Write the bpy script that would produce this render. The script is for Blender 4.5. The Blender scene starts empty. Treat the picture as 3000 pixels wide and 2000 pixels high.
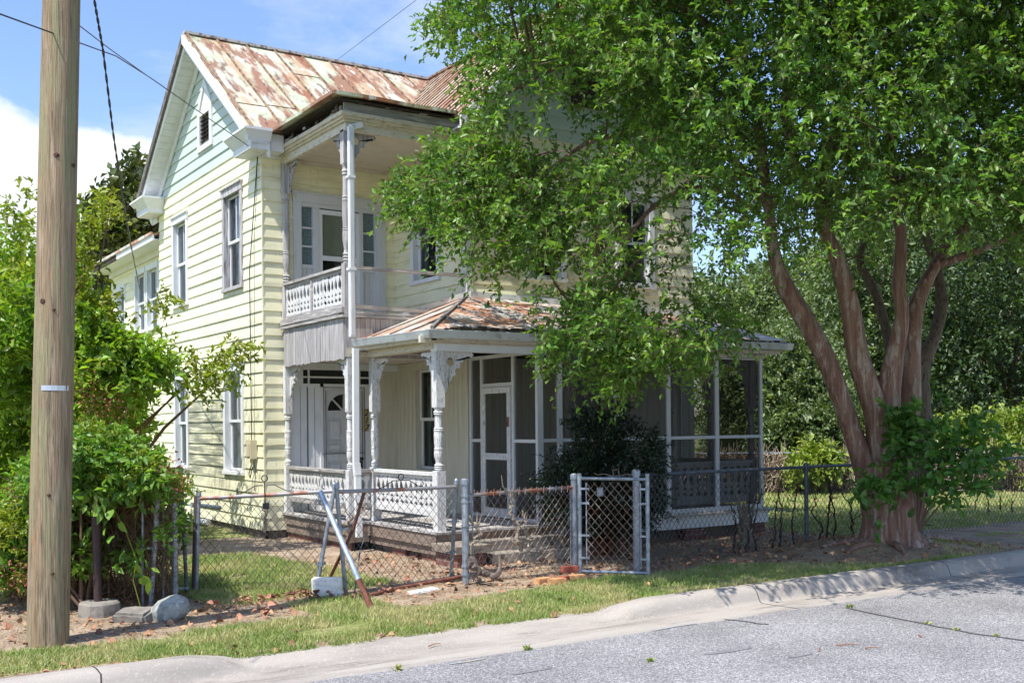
import bpy, math, random
import numpy as np
from mathutils import Vector, Matrix, noise as mnoise
R = math.radians
random.seed(7); rng = np.random.default_rng(7)
S = bpy.context.scene
COL = S.collection

# ------------------------------------------------------------------ camera
F = 3160.0; TH = .0095; YAW = R(33.5); EYE = 1.9
cam_d = bpy.data.cameras.new('camera'); cam = bpy.data.objects.new('camera', cam_d); COL.objects.link(cam)
cam.location = (0, 0, EYE)
cam.rotation_euler = (Matrix.Rotation(-YAW, 4, 'Z') @ Matrix.Rotation(R(90), 4, 'X') @ Matrix.Rotation(-TH, 4, 'Z')).to_euler()
cam_d.sensor_width = 36; cam_d.lens = 36 * F / 3000; cam_d.shift_y = 240 / 3000; cam_d.clip_end = 2000
S.camera = cam
S.render.resolution_x = 1024; S.render.resolution_y = 682

# ------------------------------------------------------------------ light
SUN_EL = 61.0
sun_travel = Vector((1, .28, 0)).normalized()          # the way the light goes over the ground
d = bpy.data.lights.new('sun', 'SUN'); sun = bpy.data.objects.new('sun', d); COL.objects.link(sun)
d.energy = 4.6; d.angle = R(.5); d.color = (1, .96, .89)
ldir = Vector((sun_travel.x * math.cos(R(SUN_EL)), sun_travel.y * math.cos(R(SUN_EL)), -math.sin(R(SUN_EL))))
sun.rotation_euler = ldir.to_track_quat('-Z', 'Y').to_euler(); sun.location = (-20, -8, 40)
W = bpy.data.worlds.new('World'); S.world = W; W.use_nodes = True
nt = W.node_tree; nt.nodes.clear()
def N(nt, t, **kw):
    n = nt.nodes.new(t)
    for k, v in kw.items():
        if k[0] == 'i' and k[1:].isdigit(): n.inputs[int(k[1:])].default_value = v
        elif hasattr(n, k): setattr(n, k, v)
    return n
def L(nt, a, b): nt.links.new(a, b)
out = N(nt, 'ShaderNodeOutputWorld'); bg = N(nt, 'ShaderNodeBackground'); sky = N(nt, 'ShaderNodeTexSky')
sky.sky_type = 'NISHITA'; sky.sun_disc = False; sky.sun_elevation = R(SUN_EL)
sky.sun_rotation = math.atan2(-sun_travel.x, -sun_travel.y)
sky.air_density = 1.35; sky.dust_density = .6; sky.ozone_density = 2.5
bg.inputs[1].default_value = .14
tc = N(nt, 'ShaderNodeTexCoord')
def vmath(op, a=None, b=None):
    n = N(nt, 'ShaderNodeVectorMath', operation=op)
    for i, s in enumerate((a, b)):
        if s is None: continue
        if isinstance(s, (tuple, list)): n.inputs[i].default_value = s
        else: L(nt, s, n.inputs[i])
    return n
def smath(op, a, b=None, c=None, clamp=False):
    n = N(nt, 'ShaderNodeMath', operation=op); n.use_clamp = clamp
    for i, s in enumerate((a, b, c)):
        if s is None: continue
        if isinstance(s, (int, float)): n.inputs[i].default_value = s
        else: L(nt, s, n.inputs[i])
    return n.outputs[0]
def cloudnoise(scale, sc, det=9, rough=.58, off=0):
    m = vmath('MULTIPLY', tc.outputs['Generated'], scale); a = vmath('ADD', m.outputs[0], (off, off * .7, off * 1.3))
    n = N(nt, 'ShaderNodeTexNoise'); n.inputs['Scale'].default_value = sc; n.inputs['Detail'].default_value = det
    n.inputs['Roughness'].default_value = rough; n.inputs['Distortion'].default_value = .25
    L(nt, a.outputs[0], n.inputs['Vector']); return n.outputs['Fac']
def near(az, el, width):                                # 1 at a sky direction, falling away over width
    v = (math.sin(R(az)) * math.cos(R(el)), math.cos(R(az)) * math.cos(R(el)), math.sin(R(el)))
    s = vmath('SUBTRACT', tc.outputs['Generated'], v); s2 = vmath('MULTIPLY', s.outputs[0], (1, 1, 1.25))
    l = vmath('LENGTH', s2.outputs[0]); return smath('SUBTRACT', 1, smath('DIVIDE', l.outputs['Value'], width, clamp=True), clamp=True)
c1 = cloudnoise((1, 1, 1.7), 5.5, off=3.1)
b1 = smath('ADD', near(8, 10, .17), smath('MULTIPLY', near(15.5, 9.5, .14), 1.15))
cum = smath('MULTIPLY', smath('SUBTRACT', smath('ADD', c1, smath('MULTIPLY', b1, .62)), .69), 9, clamp=True)
c2 = cloudnoise((1, 1, 2.6), 3.0, 10, .65, off=7.7)
wis = smath('MULTIPLY', smath('SUBTRACT', c2, .48), 2.6, clamp=True)
wis = smath('MULTIPLY', wis, .85)
m = smath('MAXIMUM', cum, wis)
mixc = N(nt, 'ShaderNodeMixRGB'); L(nt, m, mixc.inputs[0])
tint = N(nt, 'ShaderNodeMixRGB', blend_type='MULTIPLY'); tint.inputs[0].default_value = 1; tint.inputs[2].default_value = (.88, .93, 1.16, 1)
L(nt, sky.outputs[0], tint.inputs[1]); L(nt, tint.outputs[0], mixc.inputs[1]); mixc.inputs[2].default_value = (5.6, 5.8, 6.2, 1)
L(nt, mixc.outputs[0], bg.inputs[0]); L(nt, bg.outputs[0], out.inputs[0])
S.view_settings.view_transform = 'Standard'; S.view_settings.look = 'None'; S.view_settings.exposure = .52; S.view_settings.gamma = 1
S.render.engine = 'CYCLES'
S.cycles.transparent_max_bounces = 16; S.cycles.max_bounces = 6

# ------------------------------------------------------------------ photo measuring helpers (3000 x 2000 pixels to world)
def ray(u, v):
    dx = (u - 1500) / F; dy = (1240 - v) / F
    r = dx * math.cos(TH) + dy * math.sin(TH); z = -dx * math.sin(TH) + dy * math.cos(TH)
    c, s = math.cos(YAW), math.sin(YAW)
    return Vector((r * c + s, -r * s + c, z))
def at(u, v, w): return Vector((0, 0, EYE)) + ray(u, v) * w
def onX(u, v, x): a = ray(u, v); return Vector((0, 0, EYE)) + a * (x / a.x)
def onY(u, v, y): a = ray(u, v); return Vector((0, 0, EYE)) + a * (y / a.y)
def onZ(u, v, z=0): a = ray(u, v); return Vector((0, 0, EYE)) + a * ((z - EYE) / a.z)

# ------------------------------------------------------------------ materials
def srgb(r, g, b):
    f = lambda c: (c / 255 / 12.92) if c / 255 <= .04045 else ((c / 255 + .055) / 1.055) ** 2.4
    return (f(r), f(g), f(b), 1)
MATS = {}
def mat(name, base, rough=.7, layers=(), bump=None, metal=0, spec=None, coord='pos', island=0, transl=0):
    """layers: (colour, stretch, scale, lo, hi, amount[, detail]) -> mixes colour over the base where noise is above lo..hi"""
    if name in MATS: return MATS[name]
    m = bpy.data.materials.new(name); m.use_nodes = True; t = m.node_tree; t.nodes.clear()
    o = N(t, 'ShaderNodeOutputMaterial'); p = N(t, 'ShaderNodeBsdfPrincipled'); L(t, p.outputs[0], o.inputs[0])
    geo = N(t, 'ShaderNodeNewGeometry'); pos = geo.outputs['Position']
    col = N(t, 'ShaderNodeRGB'); col.outputs[0].default_value = base; cur = col.outputs[0]
    def noi(st, sc, det=5, rg=.6):
        mp = N(t, 'ShaderNodeMapping'); mp.inputs['Scale'].default_value = st; L(t, pos, mp.inputs['Vector'])
        n = N(t, 'ShaderNodeTexNoise'); n.inputs['Scale'].default_value = sc; n.inputs['Detail'].default_value = det
        n.inputs['Roughness'].default_value = rg; L(t, mp.outputs[0], n.inputs['Vector']); return n.outputs['Fac']
    for ly in layers:
        c, st, sc, lo, hi, amt = ly[:6]; det = ly[6] if len(ly) > 6 else 5
        n = noi(st, sc, det)
        mr = N(t, 'ShaderNodeMapRange'); mr.inputs[1].default_value = lo; mr.inputs[2].default_value = hi; mr.inputs[4].default_value = amt
        L(t, n, mr.inputs[0])
        fac = mr.outputs[0]
        if len(ly) > 7:      # box mask: (x0,x1,y0,y1,z0,z1,soft)
            bx = ly[7]; sep = N(t, 'ShaderNodeSeparateXYZ'); L(t, pos, sep.inputs[0])
            for ax in range(3):
                for k, sg in ((0, 1), (1, -1)):
                    lim = bx[ax * 2 + k]
                    if lim is None: continue
                    q = N(t, 'ShaderNodeMapRange'); soft = bx[6]
                    q.inputs[1].default_value = lim - soft * sg; q.inputs[2].default_value = lim + soft * sg
                    L(t, sep.outputs[ax], q.inputs[0])
                    mu = N(t, 'ShaderNodeMath', operation='MULTIPLY'); L(t, fac, mu.inputs[0]); L(t, q.outputs[0], mu.inputs[1]); fac = mu.outputs[0]
        mx = N(t, 'ShaderNodeMixRGB'); L(t, fac, mx.inputs[0]); L(t, cur, mx.inputs[1]); mx.inputs[2].default_value = c; cur = mx.outputs[0]
    if island:
        hs = N(t, 'ShaderNodeHueSaturation'); mr = N(t, 'ShaderNodeMapRange'); L(t, geo.outputs['Random Per Island'], mr.inputs[0])
        mr.inputs[3].default_value = 1 - island; mr.inputs[4].default_value = 1 + island
        L(t, mr.outputs[0], hs.inputs['Value']); L(t, cur, hs.inputs['Color'])
        mh = N(t, 'ShaderNodeMath', operation='MULTIPLY'); mh.inputs[1].default_value = 7.31; L(t, geo.outputs['Random Per Island'], mh.inputs[0])
        mf = N(t, 'ShaderNodeMath', operation='FRACT'); L(t, mh.outputs[0], mf.inputs[0])
        m2 = N(t, 'ShaderNodeMapRange'); L(t, mf.outputs[0], m2.inputs[0]); m2.inputs[3].default_value = .475; m2.inputs[4].default_value = .515
        L(t, m2.outputs[0], hs.inputs['Hue']); cur = hs.outputs[0]
    L(t, cur, p.inputs['Base Color']); p.inputs['Roughness'].default_value = rough; p.inputs['Metallic'].default_value = metal
    if spec is not None: p.inputs['Specular IOR Level'].default_value = spec
    if bump:
        b = N(t, 'ShaderNodeBump'); b.inputs['Distance'].default_value = bump[2]; b.inputs['Strength'].default_value = 1
        L(t, noi(bump[0], bump[1], 6), b.inputs['Height']); L(t, b.outputs[0], p.inputs['Normal'])
    if transl:
        tr = N(t, 'ShaderNodeBsdfTranslucent'); gm = N(t, 'ShaderNodeMixRGB', blend_type='MULTIPLY'); gm.inputs[0].default_value = 1
        gm.inputs[2].default_value = (1.2, 1.35, .35, 1); L(t, cur, gm.inputs[1]); L(t, gm.outputs[0], tr.inputs[0])
        ms = N(t, 'ShaderNodeMixShader'); ms.inputs[0].default_value = transl
        L(t, p.outputs[0], ms.inputs[1]); L(t, tr.outputs[0], ms.inputs[2]); L(t, ms.outputs[0], o.inputs[0])
    MATS[name] = m; return m
I3 = (1, 1, 1)
grey_dirt = srgb(140, 142, 128)
SIDING = mat('yellow_siding', srgb(240, 236, 202), .55, [
    (srgb(226, 218, 176), (.6, .6, 3), 2, .4, .7, .5),
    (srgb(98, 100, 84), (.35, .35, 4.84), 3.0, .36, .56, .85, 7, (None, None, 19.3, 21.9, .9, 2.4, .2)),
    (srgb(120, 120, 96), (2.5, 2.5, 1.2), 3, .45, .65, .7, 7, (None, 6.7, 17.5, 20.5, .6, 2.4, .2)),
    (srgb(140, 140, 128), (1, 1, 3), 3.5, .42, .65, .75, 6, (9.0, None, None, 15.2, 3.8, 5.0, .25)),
    (grey_dirt, (.5, .5, 3.5), 2.2, .52, .72, .45, 8), (srgb(150, 146, 124), (6, 6, .5), 2.5, .62, .72, .4, 6)], bump=((.5, 1, 12), 10, .001))
MINT = mat('mint_siding', srgb(194, 206, 196), .55, [(srgb(178, 190, 178), (1, 1, 3), 2, .4, .7, .5)])
WHITE = mat('white_trim_paint', srgb(226, 228, 230), .5, [(srgb(185, 185, 180), (1, 1, .4), 5, .5, .8, .5), (srgb(130, 128, 122), (6, 6, 1), 9, .66, .74, .6)], bump=((4, 4, .6), 8, .002))
PEEL = mat('peeling_white_paint', srgb(214, 214, 212), .7, [(srgb(166, 160, 156), (9, 9, 2.5), 5, .50, .62, .8, 9), (srgb(120, 112, 106), (16, 16, 3), 6, .60, .68, .7, 8)], bump=((10, 10, 1.6), 6, .004))
DOORW = mat('worn_white_door_paint', srgb(205, 207, 208), .6, [(srgb(160, 156, 152), (10, 10, .8), 5, .56, .7, .6, 8)], bump=((10, 10, 1), 6, .003))
GREYW = mat('weathered_grey_wood', srgb(168, 164, 163), .85, [(srgb(205, 203, 200), (7, 7, .6), 3, .5, .65, .8), (srgb(112, 104, 100), (16, 16, .7), 4, .5, .7, .8)], bump=((20, 20, .6), 5, .005))
HWOOD = mat('weathered_horizontal_wood', srgb(158, 153, 150), .85, [(srgb(215, 212, 205), (.7, .7, 10), 4, .5, .62, .7), (srgb(100, 92, 86), (.6, .6, 18), 4, .52, .7, .7)], bump=((.8, .8, 22), 5, .004))
CREAMB = mat('cream_trim_old_paint', srgb(208, 200, 182), .75, [(srgb(150, 138, 120), (2, 2, 6), 4, .52, .68, .7, 7), (srgb(90, 80, 68), (3, 3, 8), 5, .62, .7, .7)], bump=((3, 3, 8), 5, .003))
CEIL = mat('porch_ceiling_paint', srgb(214, 202, 184), .7, [(srgb(120, 95, 75), (1, 6, 1), 2.2, .66, .72, .7), (srgb(190, 175, 155), (1, 2, 1), 2, .5, .7, .5)])
BOARD = mat('cream_board_wall', srgb(206, 202, 186), .65, [(srgb(180, 172, 148), (5, 5, .5), 3, .45, .7, .6), (srgb(120, 112, 98), (3, 3, 1), 7, .68, .76, .6)])
DARKW = mat('rotten_wood_and_gap_shade', srgb(52, 44, 38), .95, [(srgb(110, 102, 95), (3, 3, 3), 5, .55, .65, .6)])  # rotten wood; also the dark colour that stands for shade in gaps
DARKROOM = mat('dark_interior', srgb(70, 66, 60), .9)
TIN = mat('rusted_painted_tin', srgb(200, 204, 184), .6, [
    (srgb(168, 182, 146), (1, 1, 1), 1.0, .45, .6, .8),
    (srgb(182, 146, 112), (1.6, .45, .45), 1.4, .44, .58, .8, 12),
    (srgb(142, 88, 60), (1.7, .5, .5), 1.7, .48, .56, .85, 14),
    (srgb(98, 60, 46), (2.5, .8, .8), 2.6, .56, .64, .8, 12),
    (srgb(218, 216, 204), (3, .7, .7), 3, .58, .64, .85, 12)], bump=((1, 1, 1), 2.5, .02))
TIN2 = mat('rusted_porch_tin', srgb(212, 206, 196), .55, [
    (srgb(165, 162, 152), (1, 1, 1), 2.2, .5, .62, .8),
    (srgb(192, 132, 96), (.8, 1.0, 1), 1.4, .46, .58, .9, 9),
    (srgb(150, 84, 56), (1.3, 2.2, 1), 2.4, .52, .64, .85, 10),
    (srgb(86, 52, 40), (3, 3, 1), 5, .6, .72, .7, 8)], bump=((1, 1, 1), 4, .02))
TIN3 = mat('streaked_wing_tin', srgb(205, 200, 180), .5, [(srgb(150, 90, 64), (.35, 5, .35), 2.2, .48, .55, .9, 6), (srgb(120, 66, 48), (.3, 8, .3), 3, .56, .64, .8, 6)], bump=((1, 1, 1), 3, .01))
SEAM = mat('rusty_roof_seam', srgb(150, 126, 100), .7, [(srgb(95, 60, 45), (2, 2, 2), 4, .45, .6, .9)])
GUTTER = mat('white_gutter_metal', srgb(205, 210, 212), .4, [(srgb(120, 128, 105), (2, 2, 3), 3, .55, .68, .65), (srgb(170, 172, 165), (1, 1, 1), 4, .5, .7, .6)])
ROTEDGE = mat('mossy_roof_edge', srgb(78, 68, 56), .95, [(srgb(40, 36, 30), (1, 1, 3), 6, .5, .6, .9), (srgb(150, 140, 128), (1, 1, 2), 3, .62, .7, .7)], bump=((1, 1, 1), 12, .02))
CONC = mat('concrete', srgb(188, 182, 172), .85, [(srgb(150, 145, 136), I3, 1.3, .45, .7, .7), (srgb(110, 106, 100), I3, 6, .6, .75, .5), (srgb(215, 208, 198), I3, 30, .55, .7, .5)], bump=(I3, 40, .004))
CONCD = mat('dirty_concrete', srgb(140, 134, 125), .9, [(srgb(92, 88, 82), (1, 1, 1), 2.3, .45, .6, .8), (srgb(62, 60, 56), I3, 5, .58, .7, .7)], bump=(I3, 25, .006))
STUCCO = mat('brown_parging', srgb(112, 100, 88), .95, [(srgb(84, 76, 68), I3, 3, .45, .65, .8)], bump=(I3, 14, .012))
def brickmat():
    m = bpy.data.materials.new('pier_brick'); m.use_nodes = True; t = m.node_tree; p = t.nodes['Principled BSDF']
    tc_ = N(t, 'ShaderNodeNewGeometry'); sp = N(t, 'ShaderNodeSeparateXYZ'); L(t, tc_.outputs['Position'], sp.inputs[0])
    ad = N(t, 'ShaderNodeMath', operation='ADD'); L(t, sp.outputs[0], ad.inputs[0]); L(t, sp.outputs[1], ad.inputs[1])
    cb = N(t, 'ShaderNodeCombineXYZ'); L(t, ad.outputs[0], cb.inputs[0]); L(t, sp.outputs[2], cb.inputs[1])
    b = N(t, 'ShaderNodeTexBrick'); L(t, cb.outputs[0], b.inputs['Vector']); b.inputs['Scale'].default_value = 1
    b.inputs['Brick Width'].default_value = .21; b.inputs['Row Height'].default_value = .075; b.inputs['Mortar Size'].default_value = .006
    b.inputs['Color1'].default_value = srgb(128, 78, 64); b.inputs['Color2'].default_value = srgb(100, 62, 54); b.inputs['Mortar'].default_value = srgb(130, 122, 112)
    L(t, b.outputs[0], p.inputs['Base Color']); p.inputs['Roughness'].default_value = .9
    bm_ = N(t, 'ShaderNodeBump'); bm_.inputs['Distance'].default_value = .006; bm_.invert = True; L(t, b.outputs['Fac'], bm_.inputs['Height']); L(t, bm_.outputs[0], p.inputs['Normal'])
    return m
BRICKP = brickmat()
BRICK = mat('loose_red_brick', srgb(160, 88, 70), .9, [(srgb(110, 56, 48), I3, 7, .5, .65, .7)], bump=(I3, 50, .004))
BRICKO = mat('loose_orange_brick', srgb(205, 158, 110), .9, [(srgb(170, 110, 72), I3, 7, .5, .65, .7)], bump=(I3, 50, .004))
POLE = mat('weathered_pole_timber', srgb(154, 134, 106), .9, [
    (srgb(84, 74, 62), (46, 46, .5), 2.5, .56, .62, .85, 6), (srgb(104, 92, 76), (24, 24, 1.1), 2.5, .50, .60, .8, 10), (srgb(176, 160, 138), (16, 16, 1.3), 2, .56, .66, .7, 10),
    (srgb(150, 128, 98), (9, 9, .35), 2, .45, .6, .9, 8), (srgb(186, 164, 140), (12, 12, .8), 2, .55, .68, .8, 8),
    (srgb(104, 88, 64), (14, 14, .5), 3, .56, .66, .75, 8), (srgb(145, 146, 108), (5, 5, .5), 2, .52, .64, .65, 6),
    (srgb(70, 56, 42), (40, 40, .35), 2.2, .63, .67, .85, 4), (srgb(190, 130, 80), (6, 6, 2), 2, .64, .7, .6, 6)], bump=((22, 22, .8), 3, .02))
GALV = mat('galvanised_steel', srgb(150, 158, 168), .42, [(srgb(190, 196, 202), I3, 14, .5, .62, .6), (srgb(110, 116, 124), (3, 3, 3), 5, .52, .66, .7), (srgb(130, 90, 70), (4, 4, 4), 6, .66, .72, .7)], metal=.55, bump=(I3, 60, .001))
GALVB = mat('bright_galvanised_pipe', srgb(188, 200, 212), .35, [(srgb(150, 160, 172), I3, 18, .5, .6, .6)], metal=.5)
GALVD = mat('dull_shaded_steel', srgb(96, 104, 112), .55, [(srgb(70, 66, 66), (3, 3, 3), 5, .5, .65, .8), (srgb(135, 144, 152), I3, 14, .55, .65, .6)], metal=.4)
WIRE = mat('galvanised_wire', srgb(86, 88, 90), .55, metal=.3)
WIRER = mat('rusty_fence_wire', srgb(150, 132, 120), .8, [(srgb(136, 92, 70), (2, 2, 2), 2, .48, .6, .8), (srgb(165, 160, 155), (2, 2, 2), 3, .58, .66, .8)])
RUST = mat('rusted_pipe', srgb(124, 78, 62), .85, [(srgb(90, 48, 36), I3, 12, .5, .6, .7), (srgb(165, 120, 100), I3, 20, .6, .7, .6)], bump=(I3, 60, .002))
BLACKI = mat('black_iron', srgb(52, 54, 58), .5, metal=.4)
DARKPIPE = mat('dark_brown_pipe', srgb(62, 44, 44), .6, [(srgb(100, 84, 84), (6, 6, 1), 4, .6, .7, .6)])
DEADW = mat('dead_vine_wood', srgb(150, 138, 122), .9, [(srgb(98, 86, 74), (6, 6, 6), 5, .48, .6, .8), (srgb(188, 178, 162), I3, 8, .6, .7, .6)], bump=((8, 8, 8), 5, .01))
DEADD = mat('dark_dead_vine', srgb(64, 54, 46), .95)
BARK = mat('smooth_cinnamon_bark', srgb(142, 110, 92), .65, [
    (srgb(176, 164, 148), (3, 3, .9), 2.4, .55, .575, .8, 9), (srgb(104, 84, 72), (4, 4, 1.1), 2.6, .60, .62, .8, 10),
    (srgb(114, 76, 62), (7, 7, .6), 1.8, .45, .62, .85, 8), (srgb(186, 164, 146), (10, 10, .5), 2.0, .53, .68, .75, 8), (srgb(78, 52, 44), (12, 12, .8), 2.6, .6, .7, .8)], bump=((9, 9, .7), 2.4, .03))
BARKG = mat('grey_rough_bark', srgb(120, 106, 92), .9, [(srgb(70, 60, 52), (12, 12, 1), 3, .5, .62, .9)], bump=((12, 12, 1.2), 3, .03))
def leafm(name, c, c2, isl=.35, tr=.3, rough=.42, spec=.5):
    return mat(name, c, rough, [(c2, I3, 1.1, .42, .62, .8)], island=isl, transl=tr, spec=spec)
LEAF = leafm('myrtle_leaf', (.15, .27, .04, 1), (.08, .185, .038, 1), .5, .40, .42, .5)
LEAFH = leafm('holly_leaf', (.018, .035, .014, 1), (.012, .028, .012, 1), .4, .08, .3)
LEAFV = leafm('vine_leaf', (.19, .33, .045, 1), (.10, .23, .04, 1), .4, .36, .42, .5)
LEAFY = leafm('young_yellow_green_leaf', (.26, .30, .03, 1), (.16, .25, .03, 1), .35, .35)
LEAFL = leafm('shrub_leaf', (.25, .37, .05, 1), (.13, .26, .035, 1), .4, .45)
LEAFM = leafm('magnolia_leaf', (.07, .10, .025, 1), (.11, .12, .03, 1), .5, .12, .3)
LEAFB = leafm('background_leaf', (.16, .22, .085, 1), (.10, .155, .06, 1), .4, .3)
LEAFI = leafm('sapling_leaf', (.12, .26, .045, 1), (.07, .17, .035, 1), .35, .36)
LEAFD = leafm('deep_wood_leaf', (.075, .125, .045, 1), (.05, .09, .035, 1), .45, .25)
DEADLEAF = mat('dry_brown_leaf', srgb(172, 132, 98), .8, [(srgb(112, 78, 58), I3, 3, .45, .6, .8)], island=.45)
GRASS = mat('grass_blade', (.24, .33, .09, 1), .6, [((.52, .47, .24, 1), I3, 1.3, .43, .60, .8, 8), ((.6, .5, .3, 1), I3, 25, .55, .62, .6)], island=.3, transl=.25, spec=.25)
def glass(name, tintc=(.75, .8, .78, 1), refl=.12, rough=.02):
    m = bpy.data.materials.new(name); m.use_nodes = True; t = m.node_tree; t.nodes.clear()
    o = N(t, 'ShaderNodeOutputMaterial'); tr = N(t, 'ShaderNodeBsdfTransparent'); tr.inputs[0].default_value = (.55, .6, .58, 1)
    gl = N(t, 'ShaderNodeBsdfGlossy'); gl.inputs['Roughness'].default_value = rough; gl.inputs[0].default_value = (.9, .95, 1, 1)
    ge = N(t, 'ShaderNodeNewGeometry'); dt = N(t, 'ShaderNodeVectorMath', operation='DOT_PRODUCT'); L(t, ge.outputs['Incoming'], dt.inputs[0]); L(t, ge.outputs['Normal'], dt.inputs[1])
    def mth(op, a, b_=0.):
        n = N(t, 'ShaderNodeMath', operation=op); L(t, a, n.inputs[0]); n.inputs[1].default_value = b_; return n.outputs[0]
    sch = mth('POWER', mth('SUBTRACT', mth('ABSOLUTE', dt.outputs['Value']), 1.), 4.)
    ad = N(t, 'ShaderNodeMath', operation='MULTIPLY_ADD'); ad.inputs[1].default_value = .9; ad.inputs[2].default_value = .05 + refl; L(t, sch, ad.inputs[0])
    g = N(t, 'ShaderNodeNewGeometry'); nz = N(t, 'ShaderNodeTexNoise'); nz.inputs['Scale'].default_value = 3; L(t, g.outputs['Position'], nz.inputs['Vector'])
    b = N(t, 'ShaderNodeBump'); b.inputs['Distance'].default_value = .01; L(t, nz.outputs[0], b.inputs['Height']); L(t, b.outputs[0], gl.inputs['Normal'])
    mx = N(t, 'ShaderNodeMixShader'); L(t, ad.outputs[0], mx.inputs[0]); L(t, tr.outputs[0], mx.inputs[1]); L(t, gl.outputs[0], mx.inputs[2]); L(t, mx.outputs[0], o.inputs[0])
    return m
GLASS = glass('window_glass', refl=.0)
FROST = mat('pebbled_glass', srgb(92, 108, 112), .25, [(srgb(130, 146, 150), I3, 60, .45, .6, .7)], spec=.6)
def screenm():
    m = bpy.data.materials.new('insect_screen'); m.use_nodes = True; t = m.node_tree; t.nodes.clear()
    o = N(t, 'ShaderNodeOutputMaterial'); tr = N(t, 'ShaderNodeBsdfTransparent'); df = N(t, 'ShaderNodeBsdfDiffuse'); df.inputs[0].default_value = (.022, .022, .02, 1)
    mx = N(t, 'ShaderNodeMixShader'); mx.inputs[0].default_value = .5; L(t, tr.outputs[0], mx.inputs[1]); L(t, df.outputs[0], mx.inputs[2]); L(t, mx.outputs[0], o.inputs[0])
    return m
SCREEN = screenm()
CURT = mat('pale_curtain', srgb(150, 158, 152), .9, [(srgb(84, 94, 88), (12, 12, .5), 2, .45, .6, .8)])
SHADE = mat('roller_blind', srgb(196, 190, 172), .8, [(srgb(225, 222, 210), (3, 3, 6), 4, .62, .66, .8)])

# ------------------------------------------------------------------ mesh builder
class MB:
    def __init__(s): s.v = []; s.f = []; s.m = []; s.mi = 0
    def quad(s, *p):
        n = len(s.v); s.v += [tuple(q) for q in p]; s.f.append(tuple(range(n, n + len(p)))); s.m.append(s.mi); return s
    def box(s, x0, x1, y0, y1, z0, z1):
        n = len(s.v); s.v += [(x, y, z) for x in (x0, x1) for y in (y0, y1) for z in (z0, z1)]
        for f in ((0, 1, 3, 2), (4, 6, 7, 5), (0, 4, 5, 1), (2, 3, 7, 6), (0, 2, 6, 4), (1, 5, 7, 3)): s.f.append(tuple(n + i for i in f)); s.m.append(s.mi)
        return s
    def hexa(s, a, b):          # two loops of 4
        n = len(s.v); s.v += [tuple(p) for p in list(a) + list(b)]
        for f in ((0, 3, 2, 1), (4, 5, 6, 7), (0, 1, 5, 4), (1, 2, 6, 5), (2, 3, 7, 6), (3, 0, 4, 7)): s.f.append(tuple(n + i for i in f)); s.m.append(s.mi)
        return s
    def beam(s, p, q, w, h, up=(0, 0, 1)):
        p = Vector(p); q = Vector(q); d_ = (q - p).normalized(); u = Vector(up); sd = d_.cross(u)
        if sd.length < 1e-4: sd = d_.cross(Vector((1, 0, 0)))
        sd.normalize(); u = sd.cross(d_)
        c = [(-w / 2, -h / 2), (w / 2, -h / 2), (w / 2, h / 2), (-w / 2, h / 2)]
        return s.hexa([p + sd * a + u * b for a, b in c], [q + sd * a + u * b for a, b in c])
    def tube(s, pts, rad, n=8, caps=True, wob=0):
        pts = [Vector(p) for p in pts]
        if isinstance(rad, (int, float)): rad = [rad] * len(pts)
        base = len(s.v); ref = Vector((0, 0, 1)); pu = None
        for i, p in enumerate(pts):
            t = (pts[min(i + 1, len(pts) - 1)] - pts[max(i - 1, 0)]).normalized()
            if pu is None:
                pu = t.cross(ref)
                if pu.length < 1e-3: pu = t.cross(Vector((1, 0, 0)))
            pu = (pu - t * pu.dot(t)).normalized(); pv = t.cross(pu)
            for k in range(n):
                a = 2 * math.pi * k / n; r = rad[i]
                if wob: r *= 1 + wob * mnoise.noise(Vector((math.cos(a) * 1.6, math.sin(a) * 1.6, i * .13 + p.x)))
                s.v.append(tuple(p + (pu * math.cos(a) + pv * math.sin(a)) * r))
        for i in range(len(pts) - 1):
            for k in range(n):
                a = base + i * n + k; b = base + i * n + (k + 1) % n
                s.f.append((a, b, b + n, a + n)); s.m.append(s.mi)
        if caps and n > 2:
            s.f.append(tuple(base + k for k in range(n))[::-1]); s.m.append(s.mi)
            s.f.append(tuple(base + (len(pts) - 1) * n + k for k in range(n))); s.m.append(s.mi)
        return s
    def prism(s, pts, off):     # closed outline + offset vector
        n = len(s.v); k = len(pts); off = Vector(off); s.v += [tuple(p) for p in pts] + [tuple(Vector(p) + off) for p in pts]
        s.f.append(tuple(range(n, n + k))); s.m.append(s.mi); s.f.append(tuple(range(n + k, n + 2 * k))[::-1]); s.m.append(s.mi)
        for i in range(k): s.f.append((n + i, n + (i + 1) % k, n + k + (i + 1) % k, n + k + i)); s.m.append(s.mi)
        return s
    def build(s, name, mats, parent=None, smooth=False, loc=None):
        root = parent
        while root is not None and root.parent is not None: root = root.parent
        if parent is not None: org = Vector(root.location)
        elif loc is not None: org = Vector(loc)
        else: org = Vector((0, 0, 0))
        me = bpy.data.meshes.new(name)
        v = np.array(s.v, dtype=np.float64) - np.array(org)
        me.from_pydata(v.tolist(), [], s.f); me.update()
        for mm in (mats if isinstance(mats, (list, tuple)) else [mats]): me.materials.append(mm)
        if max(s.m, default=0) > 0: me.polygons.foreach_set('material_index', s.m)
        if smooth: me.polygons.foreach_set('use_smooth', [True] * len(me.polygons))
        o = bpy.data.objects.new(name, me); COL.objects.link(o)
        if parent is not None: o.parent = parent
        else: o.location = org
        return o
def tag(o, label=None, cat=None, group=None, kind=None):
    if label: o['label'] = label
    if cat: o['category'] = cat
    if group: o['group'] = group
    if kind: o['kind'] = kind
    return o
def thing(name, loc, label, cat, group=None):
    o = bpy.data.objects.new(name, None); COL.objects.link(o); o.location = loc; o.empty_display_size = .2
    return tag(o, label, cat, group)
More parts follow.
